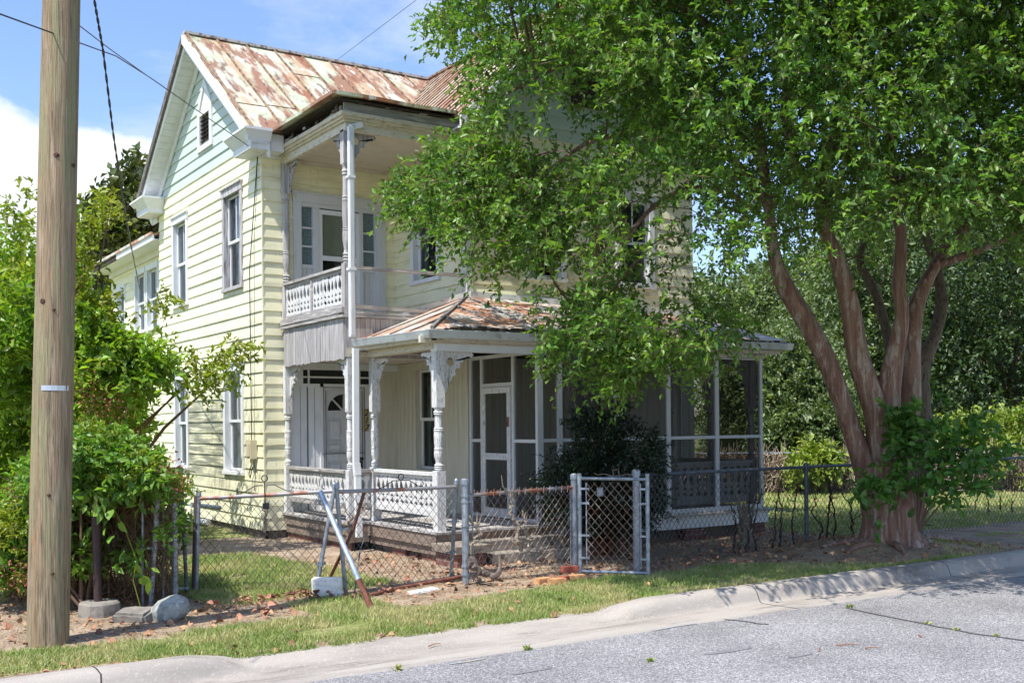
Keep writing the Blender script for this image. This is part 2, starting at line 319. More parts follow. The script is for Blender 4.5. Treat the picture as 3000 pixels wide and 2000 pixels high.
def tris_object(name, V, T, material, parent=None, loc=(0, 0, 0), smooth=False):
    root = parent
    while root is not None and root.parent is not None: root = root.parent
    org = np.array(root.location if root is not None else loc)
    me = bpy.data.meshes.new(name); V = V - org
    me.vertices.add(len(V)); me.vertices.foreach_set('co', V.astype(np.float32).ravel())
    k = T.shape[1]; me.loops.add(T.size); me.loops.foreach_set('vertex_index', T.astype(np.int32).ravel())
    me.polygons.add(len(T)); me.polygons.foreach_set('loop_start', np.arange(0, T.size, k, dtype=np.int32)); me.polygons.foreach_set('loop_total', np.full(len(T), k, dtype=np.int32))
    me.update(); me.validate()
    for mm in (material if isinstance(material, (list, tuple)) else [material]): me.materials.append(mm)
    o = bpy.data.objects.new(name, me); COL.objects.link(o)
    if parent is not None: o.parent = parent
    else: o.location = org
    return o

# ------------------------------------------------------------------ foliage
def leaf_mesh(P, D, size, width=.5, fold=.25, droop=.15):
    """P,D (n,3) leaf bases and directions; returns verts, tris (4 verts, 2 tris each)"""
    n = len(P); D = D / np.linalg.norm(D, axis=1)[:, None]
    up = rng.normal(size=(n, 3)) * .55 + np.array([-.1, -.05, 1.0])
    Sd = np.cross(D, up); Sd /= np.linalg.norm(Sd, axis=1)[:, None] + 1e-9; U = np.cross(Sd, D)
    s = size[:, None]
    a = P; tip = P + D * s - U * s * droop
    mid = P + D * s * .48
    l = mid + Sd * s * width * .5 + U * s * fold * .5; r = mid - Sd * s * width * .5 + U * s * fold * .5
    V = np.stack([a, l, tip, r], 1).reshape(-1, 3)
    i = np.arange(n)[:, None] * 4
    T = np.concatenate([i + np.array([[0, 2, 1]]), i + np.array([[0, 3, 2]])], 1).reshape(-1, 3)
    return V, T
def big_leaf_mesh(P, D, size, width=.8, fold=.2, droop=.2, heart=0):
    n = len(P); D = D / np.linalg.norm(D, axis=1)[:, None]
    up = rng.normal(size=(n, 3)) * .6 + np.array([-.15, -.25, 1.0])
    Sd = np.cross(D, up); Sd /= np.linalg.norm(Sd, axis=1)[:, None] + 1e-9; U = np.cross(Sd, D); s = size[:, None]; w = width * .5
    def q(a, b, h): return P + D * s * a + Sd * s * b * w + U * s * h
    pts = [q(0, 0, 0), q(.05 - heart * .12, .55, fold * .4), q(.3, 1, fold * .5), q(.65, .72, fold * .3), q(1, 0, -droop), q(.65, -.72, fold * .3), q(.3, -1, fold * .5), q(.05 - heart * .12, -.55, fold * .4), q(.5, 0, -droop * .2)]
    V = np.stack(pts, 1).reshape(-1, 3); i = np.arange(n)[:, None] * 9
    T = np.concatenate([i + np.array([[8, a, (a + 1) % 8]]) for a in range(8)], 1).reshape(-1, 3)
    return V, T
def in_poly(x, y, poly):
    c = np.zeros(len(x), bool); n = len(poly)
    for i in range(n):
        x0, y0 = poly[i]; x1, y1 = poly[(i + 1) % n]
        if y0 == y1: continue
        k = ((y0 > y) != (y1 > y)) & (x < (x1 - x0) * (y - y0) / (y1 - y0) + x0); c ^= k
    return c
def at_np(u, v, w):
    dx = (u - 1500) / F; dy = (1240 - v) / F
    r = dx * math.cos(TH) + dy * math.sin(TH); z = -dx * math.sin(TH) + dy * math.cos(TH)
    c, s = math.cos(YAW), math.sin(YAW)
    return np.stack([(r * c + s) * w, (-r * s + c) * w, EYE + z * w], 1)
def sprays(centres, outdir, per, tw, lsize, spread=.8, droop=.35, big=False):
    """leafy twigs: each centre grows a twig of length tw with `per` leaves"""
    n = len(centres)
    D = outdir + rng.normal(size=(n, 3)) * spread; D[:, 2] -= droop; D /= np.linalg.norm(D, axis=1)[:, None]
    t = (np.arange(per) + .5) / per
    t = t[None, :] + rng.normal(size=(n, per)) * .04
    LN = tw * (.6 + .8 * rng.random(n))[:, None, None]
    sag = np.zeros((n, per, 3)); sag[:, :, 2] = -(t ** 2) * .25
    P = centres[:, None, :] + (D[:, None, :] * t[:, :, None] + sag) * LN
    ld = D[:, None, :] * .6 + rng.normal(size=(n, per, 3)) * .75; ld[:, :, 2] -= .1
    sz = lsize * (.6 + .7 * rng.random(n * per))
    V, T = (big_leaf_mesh if big else leaf_mesh)(P.reshape(-1, 3), ld.reshape(-1, 3), sz, **({'width': .6} if big else {}))
    tips = centres + (D + np.array([0, 0, -.25])) * LN[:, 0]
    return V, T, tips
def twig_mesh(A, B, r=.004):
    n = len(A); D = B - A; D /= np.linalg.norm(D, axis=1)[:, None] + 1e-9
    s1 = np.cross(D, np.array([.3, .2, 1.])); s1 /= np.linalg.norm(s1, axis=1)[:, None] + 1e-9; s2 = np.cross(D, s1)
    V = []
    for E_, rr in ((A, r), (B, r * .5)):
        for a in (0, 2.094, 4.189): V.append(E_ + (s1 * math.cos(a) + s2 * math.sin(a)) * rr)
    V = np.stack(V, 1).reshape(-1, 3); i = np.arange(n)[:, None] * 6
    Q = np.concatenate([i + np.array([[0, 1, 4, 3]]), i + np.array([[1, 2, 5, 4]]), i + np.array([[2, 0, 3, 5]])], 1).reshape(-1, 4)
    return V, Q
def clump_noise(P, sc, seed=0):
    return np.array([mnoise.fractal(Vector((p[0] * sc + seed, p[1] * sc, p[2] * sc)), 1.0, 2.0, 2) for p in P])
def poly_centres(poly, w0, w1, n, sc=.8, thr=-.05, seed=0, reject=None):
    """spray positions inside an outline and a depth range, thinned into clumps"""
    xs = [p[0] for p in poly]; ys = [p[1] for p in poly]; out_ = []; got = 0
    while got < n:
        k = 6000; u = rng.uniform(min(xs), max(xs), k); v = rng.uniform(min(ys), max(ys), k); w = rng.uniform(w0, w1, k)
        ok = in_poly(u, v, poly); P = at_np(u[ok], v[ok], w[ok])
        if reject is not None and len(P): P = P[~reject(P)]
        if len(P): P = P[clump_noise(P, sc, seed) > thr]
        out_.append(P); got += len(P)
    return np.concatenate(out_)[:n]
def merge(parts):
    V = []; T = []; o = 0
    for v, t in parts: V.append(v); T.append(t + o); o += len(v)
    return np.concatenate(V), np.concatenate(T)

# ================================================================== HOUSE
HX, HY = 6.57, 17.5                 # gable wall plane, front wall plane
WX, WY, WXR = 9.08, 15.0, 14.02     # wing side, wing front, wing right side
YB = 23.7                           # back of the main block
FL = .43                            # porch floor
house = thing('wooden_house', (HX, HY, 0), 'two storey pale yellow clapboard house with rusty tin roof and peeling white wraparound porch', 'house')

def siding(mb, fmap, smin, smax, zb, zt, holes=(), h=.2065, skew=None):
    z = zb; rs = random.Random(int(zb * 100 + zt * 10))
    while z < zt - 1e-4:
        z1 = min(z + h, zt); jit = rs.uniform(-.0035, .0035)
        cuts = sorted({z, z1} | {q for ho in holes for q in (ho[2], ho[3]) if z < q < z1})
        for a, b in zip(cuts[:-1], cuts[1:]):
            zm = (a + b) / 2; iv = [(None, None)]
            L0a, L1a, L0b, L1b = smin(a), smax(a), smin(b), smax(b)
            if smax(zm) - smin(zm) < .02: continue
            hs = sorted((ho[0], ho[1]) for ho in holes if ho[2] < zm < ho[3])
            edges = []; cur = None
            prev = ('m', None)
            for h0, h1 in hs:
                edges.append((prev, ('h', h0))); prev = ('h', h1)
            edges.append((prev, ('M', None)))
            oa = .024 + jit - .02 * (a - z) / h; ob = .024 + jit - .02 * (b - z) / h
            for e0, e1 in edges:
                sa0 = L0a if e0[0] == 'm' else e0[1]; sb0 = L0b if e0[0] == 'm' else e0[1]
                sa1 = L1a if e1[0] == 'M' else e1[1]; sb1 = L1b if e1[0] == 'M' else e1[1]
                if sa1 - sa0 < .004 and sb1 - sb0 < .004: continue
                mb.quad(fmap(sa0, a, oa), fmap(sa1, a, oa), fmap(sb1, b, ob), fmap(sb0, b, ob))
                if a == z: mb.quad(fmap(sa0, a, oa), fmap(sa1, a, oa), fmap(sa1, a, -.004), fmap(sa0, a, -.004))
        z = z1
def fX(x0, sg=-1): return lambda s, z, o: (x0 + sg * o, s, z)
def fY(y0, sg=-1): return lambda s, z, o: (s, y0 + sg * o, z)
K = lambda c: (lambda z: c)

# roof planes
EZ = 6.78; RZ = 9.40; RY = 20.6; PIT = (RZ - EZ) / (RY - 17.05)
WRX = 11.54; WPIT = (RZ - EZ) / (WRX - 8.7)
zmain = lambda y: RZ - PIT * abs(y - RY)

WIN_G = [(18.42, 19.48, 4.34, 6.2), (21.6, 22.66, 4.34, 6.2), (18.44, 19.5, 1.03, 3.02), (21.66, 22.62, 1.03, 2.98)]
def gm(z): return max(HY, RY - (RZ - .12 - z) / PIT)
def gM(z): return min(YB, RY + (RZ - .12 - z) / PIT)
mb = MB(); siding(mb, fX(HX), gm, gM, .13, 6.74, [(a + .05, b - .05, c + .05, d_ - .05) for a, b, c, d_ in WIN_G])
mb.build('gable_wall', SIDING, house)
mb = MB(); siding(mb, fX(HX), gm, gM, 6.7401, 9.25, [(20.12, 20.74, 7.36, 7.9)])
mb.build('gable_siding', MINT, house)
# front wall (corner piece and balcony wall) and lower boards
mb = MB()
siding(mb, fY(HY), K(HX - .02), K(6.95), .13, 6.55)
siding(mb, fY(HY), K(6.95), K(WX), 3.37, 6.6, [(7.22, 8.70, 3.58, 5.74)])
mb.box(HX - .024, HX + .001, HY - .024, HY + .001, .13, 6.5)
mb.build('front_wall', SIDING, house)
# wing
mb = MB()
siding(mb, fX(WX), K(WY), K(HY), 3.37, 6.74, [(15.90, 16.78, 4.42, 5.95)])
mb.build('wing_side_wall', SIDING, house)
def wm(z): return max(WX, WRX - (RZ - .12 - z) / WPIT)
def wM(z): return min(WXR, WRX + (RZ - .12 - z) / WPIT)
WIN_W = [(10.18, 11.06, 4.32, 6.02), (12.16, 13.06, 4.32, 6.02)]
mb = MB(); siding(mb, fY(WY), wm, wM, 3.37, 6.74, [(a + .05, b - .05, c + .05, d_ - .05) for a, b, c, d_ in WIN_W]); mb.build('wing_front_wall', SIDING, house)
mb = MB(); siding(mb, fY(WY), wm, wM, 6.7401, 9.2); mb.build('wing_gable_siding', MINT, house)
mb = MB(); mb.box(WX - .03, WX + .09, WY - .035, WY + .0, 3.4, 6.7); mb.box(WX - .033, WX - .003, WY - .032, WY + .1, 3.4, 6.7)
mb.build('corner_board', PEEL, house)
mb = MB(); siding(mb, fX(WXR, 1), K(WY), K(HY + 2), .13, 6.7); mb.quad((WXR, HY + 2, 0), (WXR, YB, 0), (WXR, YB, 6.7), (WXR, HY + 2, 6.7)); mb.quad((HX, YB, 0), (WXR, YB, 0), (WXR, YB, 6.7), (HX, YB, 6.7))
mb.build('back_wall', SIDING, house)
mb = MB(); mb.box(HX + .05, WXR - .05, HY + .05, YB - .05, 3.2, 3.3); mb.box(HX + .05, WXR - .05, HY + .05, YB - .05, 6.3, 6.35); mb.box(HX + 2.6, HX + 2.65, HY + .3, YB - .05, .1, 6.3)
mb.box(WX + .05, WXR - .05, WY + .05, HY + .05, 3.2, 3.3); mb.box(WX + .05, WXR - .05, WY + .05, HY + .05, 6.3, 6.35); mb.box(WX + .05, WXR - .05, HY - .3, HY - .25, .2, 6.3)
mb.box(HX + .05, HX + 2.6, HY + 1.9, HY + 1.95, .1, 6.3)
mb.build('inner_floor', DARKROOM, house)

# windows -------------------------------------------------------------
def window(kind, f, s0, s1, z0, z1, name='window', frame_mat=WHITE, curtain=True, head=True, label=None, bars=True, cas=.11, pane=GLASS):
    """f(s,z,o) -> point; o grows out of the wall"""
    def bx(m_, a, b, c, e, o0, o1):
        p = [f(a, c, o0), f(b, c, o0), f(b, e, o0), f(a, e, o0)]; q = [f(a, c, o1), f(b, c, o1), f(b, e, o1), f(a, e, o1)]; m_.hexa(p, q)
    fr = MB()
    bx(fr, s0, s0 + cas, z0 + .05, z1 - .09, -.02, .045); bx(fr, s1 - cas, s1, z0 + .05, z1 - .09, -.02, .045)
    bx(fr, s0 - .01, s1 + .01, z1 - .13, z1, -.02, .055)
    if head: bx(fr, s0 - .02, s1 + .02, z1, z1 + .03, -.02, .085)
    bx(fr, s0 - .01, s1 + .01, z0, z0 + .06, -.02, .07)
    i0, i1, j0, j1 = s0 + cas, s1 - cas, z0 + .06, z1 - .13
    bx(fr, i0 - .012, i0, j0, j1, -.12, -.02); bx(fr, i1, i1 + .012, j0, j1, -.12, -.02)
    o = fr.build(name, frame_mat, house)
    if label: o['label'] = label
    zm = (j0 + j1) / 2
    sa = MB()
    for (a, b, dp) in ((zm - .02, j1, -.045), (j0, zm + .02, -.075)):
        bx(sa, i0, i0 + .04, a, b, dp - .03, dp); bx(sa, i1 - .04, i1, a, b, dp - .03, dp)
        bx(sa, i0 + .04, i1 - .04, b - .045, b, dp - .03, dp); bx(sa, i0 + .04, i1 - .04, a, a + .05, dp - .03, dp)
        if bars and a > j0: bx(sa, (i0 + i1) / 2 - .012, (i0 + i1) / 2 + .012, a + .05, b - .045, dp - .025, dp - .004)
    sa.build('sash', WHITE, o)
    pn = MB()
    for (a, b, dp) in ((zm + .03, j1 - .045, -.062), (j0 + .05, zm - .025, -.092)):
        pn.quad(f(i0 + .04, a, dp), f(i1 - .04, a, dp), f(i1 - .04, b, dp), f(i0 + .04, b, dp))
    pn.build('pane', pane, o)
    if curtain:
        cu = MB(); n = 22
        for side in (0, 1):
            span = (i1 - i0) * (.36 if curtain is True else curtain)
            for k in range(n):
                a = k / n; b = (k + 1) / n
                sa_ = i0 + a * span if side == 0 else i1 - a * span; sb_ = i0 + b * span if side == 0 else i1 - b * span
                oa = -.2 + .018 * math.sin(a * 22); ob = -.2 + .018 * math.sin(b * 22)
                cu.quad(f(sa_, j0, oa), f(sb_, j0, ob), f(sb_, j1, ob), f(sa_, j1, oa))
        cu.build('curtain', CURT, o, smooth=True)
    return o
OLDW = mat('bare_weathered_frame', srgb(190, 186, 186), .8, [(srgb(128, 118, 122), (8, 8, .8), 4, .48, .6, .9, 8)], bump=((14, 14, .8), 5, .005))
window('gx', fX(HX), *WIN_G[0], frame_mat=OLDW, label='upper gable window with bare weathered casing near the corner')
window('gx', fX(HX), *WIN_G[1]); window('gx', fX(HX), *WIN_G[2]); window('gx', fX(HX), *WIN_G[3])
window('sx', fX(WX), 15.83, 16.86, 4.34, 6.05, curtain=.12)
for q in WIN_W: window('wf', fY(WY), *q, curtain=.1)
# gable vent
mb = MB(); g = fX(HX)
def poly_prism(m_, f, pts, o0, o1):
    a = [Vector(f(s, z, o0)) for s, z in pts]; m_.prism(a, Vector(f(0, 0, o1)) - Vector(f(0, 0, o0)))
def bxf(m_, f, a, b, c, e, o0, o1):
    m_.hexa([f(a, c, o0), f(b, c, o0), f(b, e, o0), f(a, e, o0)], [f(a, c, o1), f(b, c, o1), f(b, e, o1), f(a, e, o1)])
bxf(mb, g, 20.0, 20.14, 7.3, 8.02, -.01, .05); bxf(mb, g, 20.72, 20.86, 7.3, 8.02, -.01, .05)
bxf(mb, g, 19.98, 20.88, 7.2, 7.3, -.01, .055)
poly_prism(mb, g, [(20.0, 8.02), (20.14, 8.02), (20.43, 8.40), (20.43, 8.56)], 0, .052)
poly_prism(mb, g, [(20.86, 8.02), (20.43, 8.56), (20.43, 8.40), (20.72, 8.02)], 0, .054)
bxf(mb, g, 20.14, 20.72, 7.88, 7.95, -.01, .045)
poly_prism(mb, g, [(20.14, 7.95), (20.72, 7.95), (20.43, 8.33)], -.01, .03)
v = mb.build('gable_vent', WHITE, house)
mb = MB()
for k in range(7): mb.hexa(*[[g(s, 7.31 + k * .08 + dz, o_) for s, dz, o_ in ((20.14, 0, oo), (20.72, 0, oo), (20.72, .012, oo), (20.14, .012, oo))] for oo in (.03, -.03)])
for s_ in (20.33, 20.53): bxf(mb, g, s_, s_ + .012, 7.3, 7.88, .03, .036)
mb.build('louvre', DARKW, v)

# roof ---------------------------------------------------------------
def sheet(mb, pts, th=.03): mb.prism([Vector(p) for p in pts], (0, 0, -th))
mb = MB()
sheet(mb, [(6.2, 17.05, EZ), (8.7, 17.05, EZ), (WRX, RY, RZ), (6.2, RY, RZ)])
n_main = MB()
back = MB(); sheet(back, [(6.2, 24.15, EZ), (6.2, RY, RZ), (14.4, RY, RZ), (14.4, 24.15, EZ)])
roof = mb.build('roof', TIN, house)
back.build('rear_roof_slope', TIN, roof)
mb = MB(); sheet(mb, [(8.7, 14.55, EZ), (WRX, 14.55, RZ), (WRX, RY, RZ), (8.7, 17.05, EZ)])
sheet(mb, [(WRX, 14.55, RZ), (14.38, 14.55, EZ), (14.38, 20.6, EZ + .002), (WRX, RY, RZ)])
mb.build('wing_roof', TIN3, house)
# seams
mb = MB(); x = 6.24
def main_pt(x, y, o=.018): return (x, y, zmain(y) + o)
k = 0
while x < 11.2:
    y0 = 17.05
    if x > 8.7: y0 = 17.05 + (x - 8.7) * (RY - 17.05) / (WRX - 8.7)
    mb.beam(main_pt(x, y0), main_pt(x, RY), .03 if k else .05, .035); x += .585; k += 1
for x0, yy in ((6.24, 17.9), (6.83, 18.0), (7.99, 19.6), (8.6, 18.6)): mb.beam(main_pt(x0, yy, .004), main_pt(x0 + .585, yy + .02, .004), .02, .014)
mb.beam((8.7, 17.05, EZ + .01), (WRX, RY, RZ + .01), .08, .02)
y = 14.6; k = 0
while y < 20.4:
    x0 = 8.7
    xs = 8.7 if y < 17.05 else 8.7 + (y - 17.05) * (WRX - 8.7) / (RY - 17.05)
    mb.beam((xs, y, EZ + WPIT * (xs - 8.7) + .012), (WRX, y, RZ + .012), .022, .03); y += .3
mb.beam((WRX, 14.5, RZ + .02), (WRX, RY, RZ + .02), .12, .04)
mb.build('roof_seam', SEAM, roof)
mb = MB(); mb.beam(main_pt(6.2, RY, .02), main_pt(WRX, RY, .02), .14, .05); mb.build('ridge_cap', mat('white_grey_ridge', srgb(190, 188, 182), .7, [(srgb(96, 84, 76), (3, 3, 3), 3, .48, .6, .8)]), roof)
# rakes, soffit panels, fascia on the gable end
def rake(y_e, y_r):
    sg = 1 if y_e > y_r else -1
    a = Vector((0, y_e, EZ - .035)); b = Vector((0, y_r, RZ - .035))
    return a, b
fr = MB(); so = MB(); df = MB(); DGW = mat('dark_weathered_board', srgb(96, 90, 86), .9, [(srgb(140, 134, 130), (9, 2, 2), 4, .5, .62, .7)])
for ye in (17.05, 24.15):
    a, b = rake(ye, RY)
    t = df if ye > 20 else fr
    t.hexa([(6.155, a.y, a.z), (6.155, b.y, b.z), (6.155, b.y, b.z - .17), (6.155, a.y, a.z - .17)], [(6.2, a.y, a.z), (6.2, b.y, b.z), (6.2, b.y, b.z - .17), (6.2, a.y, a.z - .17)])
    fr.hexa([(6.205, a.y, a.z - .13), (6.205, b.y, b.z - .13), (6.205, b.y, b.z - .26), (6.205, a.y, a.z - .26)], [(6.235, a.y, a.z - .13), (6.235, b.y, b.z - .13), (6.235, b.y, b.z - .26), (6.235, a.y, a.z - .26)])
    fr.hexa([(6.52, a.y, a.z - .19), (6.52, b.y, b.z - .19), (6.52, b.y, b.z - .42), (6.52, a.y, a.z - .42)], [(6.547, a.y, a.z - .19), (6.547, b.y, b.z - .19), (6.547, b.y, b.z - .42), (6.547, a.y, a.z - .42)])
    nseg = 26
    for k in range(nseg):
        p = a.lerp(b, k / nseg); q = a.lerp(b, (k + .94) / nseg)
        so.hexa([(6.235, p.y, p.z - .19), (6.53, p.y, p.z - .19), (6.53, q.y, q.z - .19), (6.235, q.y, q.z - .19)], [(6.235, p.y, p.z - .17), (6.53, p.y, p.z - .17), (6.53, q.y, q.z - .17), (6.235, q.y, q.z - .17)])
    so.hexa([(6.235, a.y, a.z - .165), (6.53, a.y, a.z - .165), (6.53, b.y, b.z - .165), (6.235, b.y, b.z - .165)], [(6.235, a.y, a.z - .15), (6.53, a.y, a.z - .15), (6.53, b.y, b.z - .15), (6.235, b.y, b.z - .15)])
fr.build('rake_board', WHITE, house); so.build('rake_soffit', WHITE, house); df.build('weathered_rake_board', DGW, house)
# cornice returns
for (ya, yb) in ((17.0, 18.0), (23.25, 24.2)):
    c = MB()
    c.box(6.22, 6.56, ya + .08, yb - .08, 6.46, 6.56)
    c.hexa([(6.22, ya + .08, 6.56), (6.555, ya + .08, 6.56), (6.555, yb - .08, 6.56), (6.22, yb - .08, 6.56)], [(6.09, ya - .03, 6.74), (6.555, ya - .03, 6.74), (6.555, yb + .03, 6.74), (6.09, yb + .03, 6.74)])
    c.hexa([(6.075, ya - .04, 6.741), (6.555, ya - .04, 6.741), (6.555, yb + .04, 6.741), (6.075, yb + .04, 6.741)], [(6.075, ya - .04, 6.775), (6.555, ya - .04, 6.79), (6.555, yb + .04, 6.79), (6.075, yb + .04, 6.775)])
    o = c.build('cornice_return', WHITE, house)
    c = MB()
    for k in range(8):
        yy = ya + .1 + k * (yb - ya - .2) / 8; c.box(6.25, 6.55, yy, yy + .09, 6.452, 6.459)
    c.box(6.53, 6.56, ya + .5, yb - .05, 6.33, 6.455)
    c.build('return_soffit', WHITE, o)
c = MB(); c.box(6.575, 6.8, 17.1, 17.49, 6.46, 6.74); c.box(6.55, 6.98, 17.44, 17.475, 6.42, 6.56); c.build('eave_box', WHITE, house)
# wing front gable rake + eave box
c = MB()
for xe in (8.7, 14.38):
    a = Vector((xe, 0, EZ - .035)); b = Vector((WRX, 0, RZ - .035))
    c.hexa([(a.x, 14.5, a.z), (b.x, 14.5, b.z), (b.x, 14.5, b.z - .2), (a.x, 14.5, a.z - .2)], [(a.x, 14.55, a.z), (b.x, 14.55, b.z), (b.x, 14.55, b.z - .2), (a.x, 14.55, a.z - .2)])
    c.hexa([(a.x, 14.56, a.z - .19), (b.x, 14.56, b.z - .19), (b.x, 14.97, b.z - .19), (a.x, 14.97, a.z - .19)], [(a.x, 14.56, a.z - .17), (b.x, 14.56, b.z - .17), (b.x, 14.97, b.z - .17), (a.x, 14.97, a.z - .17)])
c.box(13.6, 14.36, 14.55, 14.97, 6.45, 6.74)
c.build('wing_rake_board', WHITE, house)
# small pent roof and dark vent in the wing gable
c = MB(); c.prism([(10.9, 14.93, 8.15), (12.2, 14.93, 8.15), (11.54, 14.93, 8.75)], (0, -.18, 0)); c.build('gable_hood', mat('blue_grey_metal', srgb(170, 184, 200), .4, metal=.3), house)
c = MB(); c.box(11.2, 11.88, 14.93, 14.985, 7.4, 8.13); c.build('wing_gable_vent', DARKW, house)

SK0 = mat('rotten_brown_board', srgb(104, 92, 80), .95, [(srgb(60, 52, 44), (4, 4, 4), 5, .48, .6, .9)])
# ---------------- balcony roof, soffit, ceiling
mb = MB()
for tri in (((6.60, 14.63, 6.79), (8.85, 14.63, 6.83), (8.72, 17.6, 7.12)), ((6.60, 14.63, 6.79), (8.72, 17.6, 7.12), (6.60, 17.06, 6.79))):
    mb.prism([Vector(p) for p in tri], (0, 0, -.02))
rr = [(6.59, 17.06, 6.785), (6.60, 16.4, 6.79), (6.585, 15.8, 6.775), (6.60, 15.2, 6.80), (6.59, 14.62, 6.79), (7.2, 14.62, 6.80), (7.9, 14.615, 6.785), (8.4, 14.62, 6.80), (8.86, 14.62, 6.80)]
for a, b in zip(rr[:-1], rr[1:]): mb.beam(a, b, .035, .05)
mb.build('balcony_roof', TIN, house)
c = MB()   # gray fascia in front, broken pieces at the side
c.hexa([(6.84, 14.80, 6.585), (8.9, 14.80, 6.60), (8.9, 14.80, 6.73), (6.84, 14.80, 6.725)], [(6.84, 14.84, 6.585), (8.9, 14.84, 6.60), (8.9, 14.84, 6.73), (6.84, 14.84, 6.725)])
c.build('broken_fascia', HWOOD, house); c = MB()
c.prism([(6.83, 14.90, 6.59), (6.83, 15.62, 6.585), (6.83, 15.55, 6.63), (6.83, 15.2, 6.65), (6.83, 14.9, 6.70)], (.03, 0, 0))
c.build('broken_fascia', HWOOD, house); c = MB()
c.prism([(6.82, 16.55, 6.56), (6.82, 17.15, 6.56), (6.82, 17.15, 6.68), (6.82, 16.9, 6.66), (6.82, 16.8, 6.62), (6.82, 16.6, 6.60)], (.03, 0, 0))
c.build('broken_fascia', HWOOD, house)
c = MB()
for yy in (15.1, 15.7, 16.2, 16.7): c.box(6.88, 7.4, yy, yy + .07, 6.6, 6.70)
for xx in (7.3, 7.9, 8.5): c.box(xx, xx + .06, 14.9, 15.4, 6.6, 6.72)
c.box(6.98, 7.02, 14.98, 17.4, 6.58, 6.77); c.box(6.98, 9.0, 14.98, 15.02, 6.58, 6.77)  # dark panels behind the rafters, painted shade for the black eave gap
c.box(6.72, 7.1, 14.7, 17.1, 6.735, 6.75); c.box(7.1, 8.8, 14.7, 14.95, 6.735, 6.75)
c.build('rafter_and_gap_shade', DARKW, house)
random.seed(77)
for k in range(11):
    c = MB(); s_ = random.uniform(.6, 1.6)
    if k < 6:
        y_ = (14.93, 15.16, 15.72, 16.1, 16.62, 16.95)[k] + random.uniform(0, .06); x_ = random.uniform(6.76, 6.9); z_ = 6.60 + random.uniform(0, .03)
        c.prism([(x_, y_, z_), (x_, y_ + .16 * s_, z_ + .01), (x_, y_ + .13 * s_, z_ + .05), (x_, y_ + .07 * s_, z_ + .035), (x_, y_ + .02, z_ + .08 * s_)], (.02, 0, 0))
    else:
        x_ = (7.05, 7.5, 7.72, 8.1, 8.5)[k - 6]; c.prism([(x_, 14.75, 6.72), (x_ + .12 * s_, 14.75, 6.725), (x_ + .16 * s_, 14.75, 6.75), (x_ + .03, 14.75, 6.765)], (0, .02, 0))
    c.build('splintered_board', HWOOD if k % 2 else SK0, house)
c = MB()   # crown moulding and beam, stepped
for (o_, za, zb_) in ((0, 6.53, 6.585), (.035, 6.49, 6.529), (.075, 6.455, 6.489), (.11, 6.33, 6.454)):
    c.box(6.78 + o_, 6.78 + o_ + .06, 14.76 + o_, 17.46, za, zb_); c.box(6.84 + o_, 9.02, 14.76 + o_, 14.76 + o_ + .06, za, zb_)
c.box(6.96, 7.02, 14.94, 17.4, 6.35, 6.45); c.box(7.02, 9.05, 14.94, 15.0, 6.35, 6.45)
c.build('eave_moulding', CREAMB, house)
c = MB(); c.box(6.9, WX - .02, 14.9, HY - .03, 6.462, 6.48); c.box(7.02, WX - .03, HY - .055, HY - .025, 6.40, 6.461); c.box(WX - .055, WX - .03, 15.0, HY - .06, 6.40, 6.461)
c.build('balcony_ceiling', CEIL, house)
# downspout
c = MB()
c.beam(onY(1037, 372, 14.86), (6.94, 14.80, 6.36), .075, .06, (1, 0, 0))
c.beam(onY(1060, 366, 14.84), onY(1033, 372, 14.85), .08, .08)
c.beam((6.945, 14.80, 6.37), (6.94, 14.80, 3.22), .085, .065, (0, 1, 0)); 
for k in range(3): c.beam((6.915 + k * .022, 14.763, 6.3), (6.912 + k * .022, 14.763, 3.25), .008, .008, (0, 1, 0))
for zz in (5.6, 4.22): c.box(6.88, 7.0, 14.755, 14.86, zz, zz + .035)
c.beam((6.99, 14.80, 3.05), (6.97, 14.78, 1.32), .085, .065, (0, 1, 0))
c.beam((6.975, 14.78, 1.33), (6.985, 14.77, 1.15), .10, .08, (0, 1, 0)); c.beam((6.985, 14.77, 1.15), (7.0, 14.76, .22), .09, .07, (0, 1, 0))
c.build('downspout', WHITE, house)

# ---------------- balcony floor, skirt, rails
def turned_post(x, y, z0, z1, zs0, zs1, m_, side=.118, name='porch_post', half=False, label=None):
    c = MB(); h = side / 2
    c.box(x - h, x + h, y - h, y + h, z0, zs0); c.box(x - h, x + h, y - h, y + h, zs1, z1)
    Lh = zs1 - zs0
    prof = [(0, .9), (.01, .75), (.03, 1.05), (.045, .75), (.06, 1.05), (.075, .75), (.09, 1.05), (.105, .72), (.13, .62), (.17, .75), (.22, .95), (.28, 1.0), (.33, .93), (.335, 1.05), (.345, .9), (.355, 1.02), (.36, .85), (.42, .93), (.55, 1.02), (.62, .95), (.635, 1.06), (.65, .88), (.665, 1.03), (.68, .85), (.74, .82), (.82, .78), (.88, .82), (.895, 1.1), (.91, .85), (.925, 1.12), (.945, .85), (.96, .8), (1, 1.1)]
    c.tube([(x, y, zs0 + t * Lh) for t, _ in prof], [h * r for _, r in prof], 14, caps=False)
    o = c.build(name, m_, house)
    if label: o['label'] = label
    return o
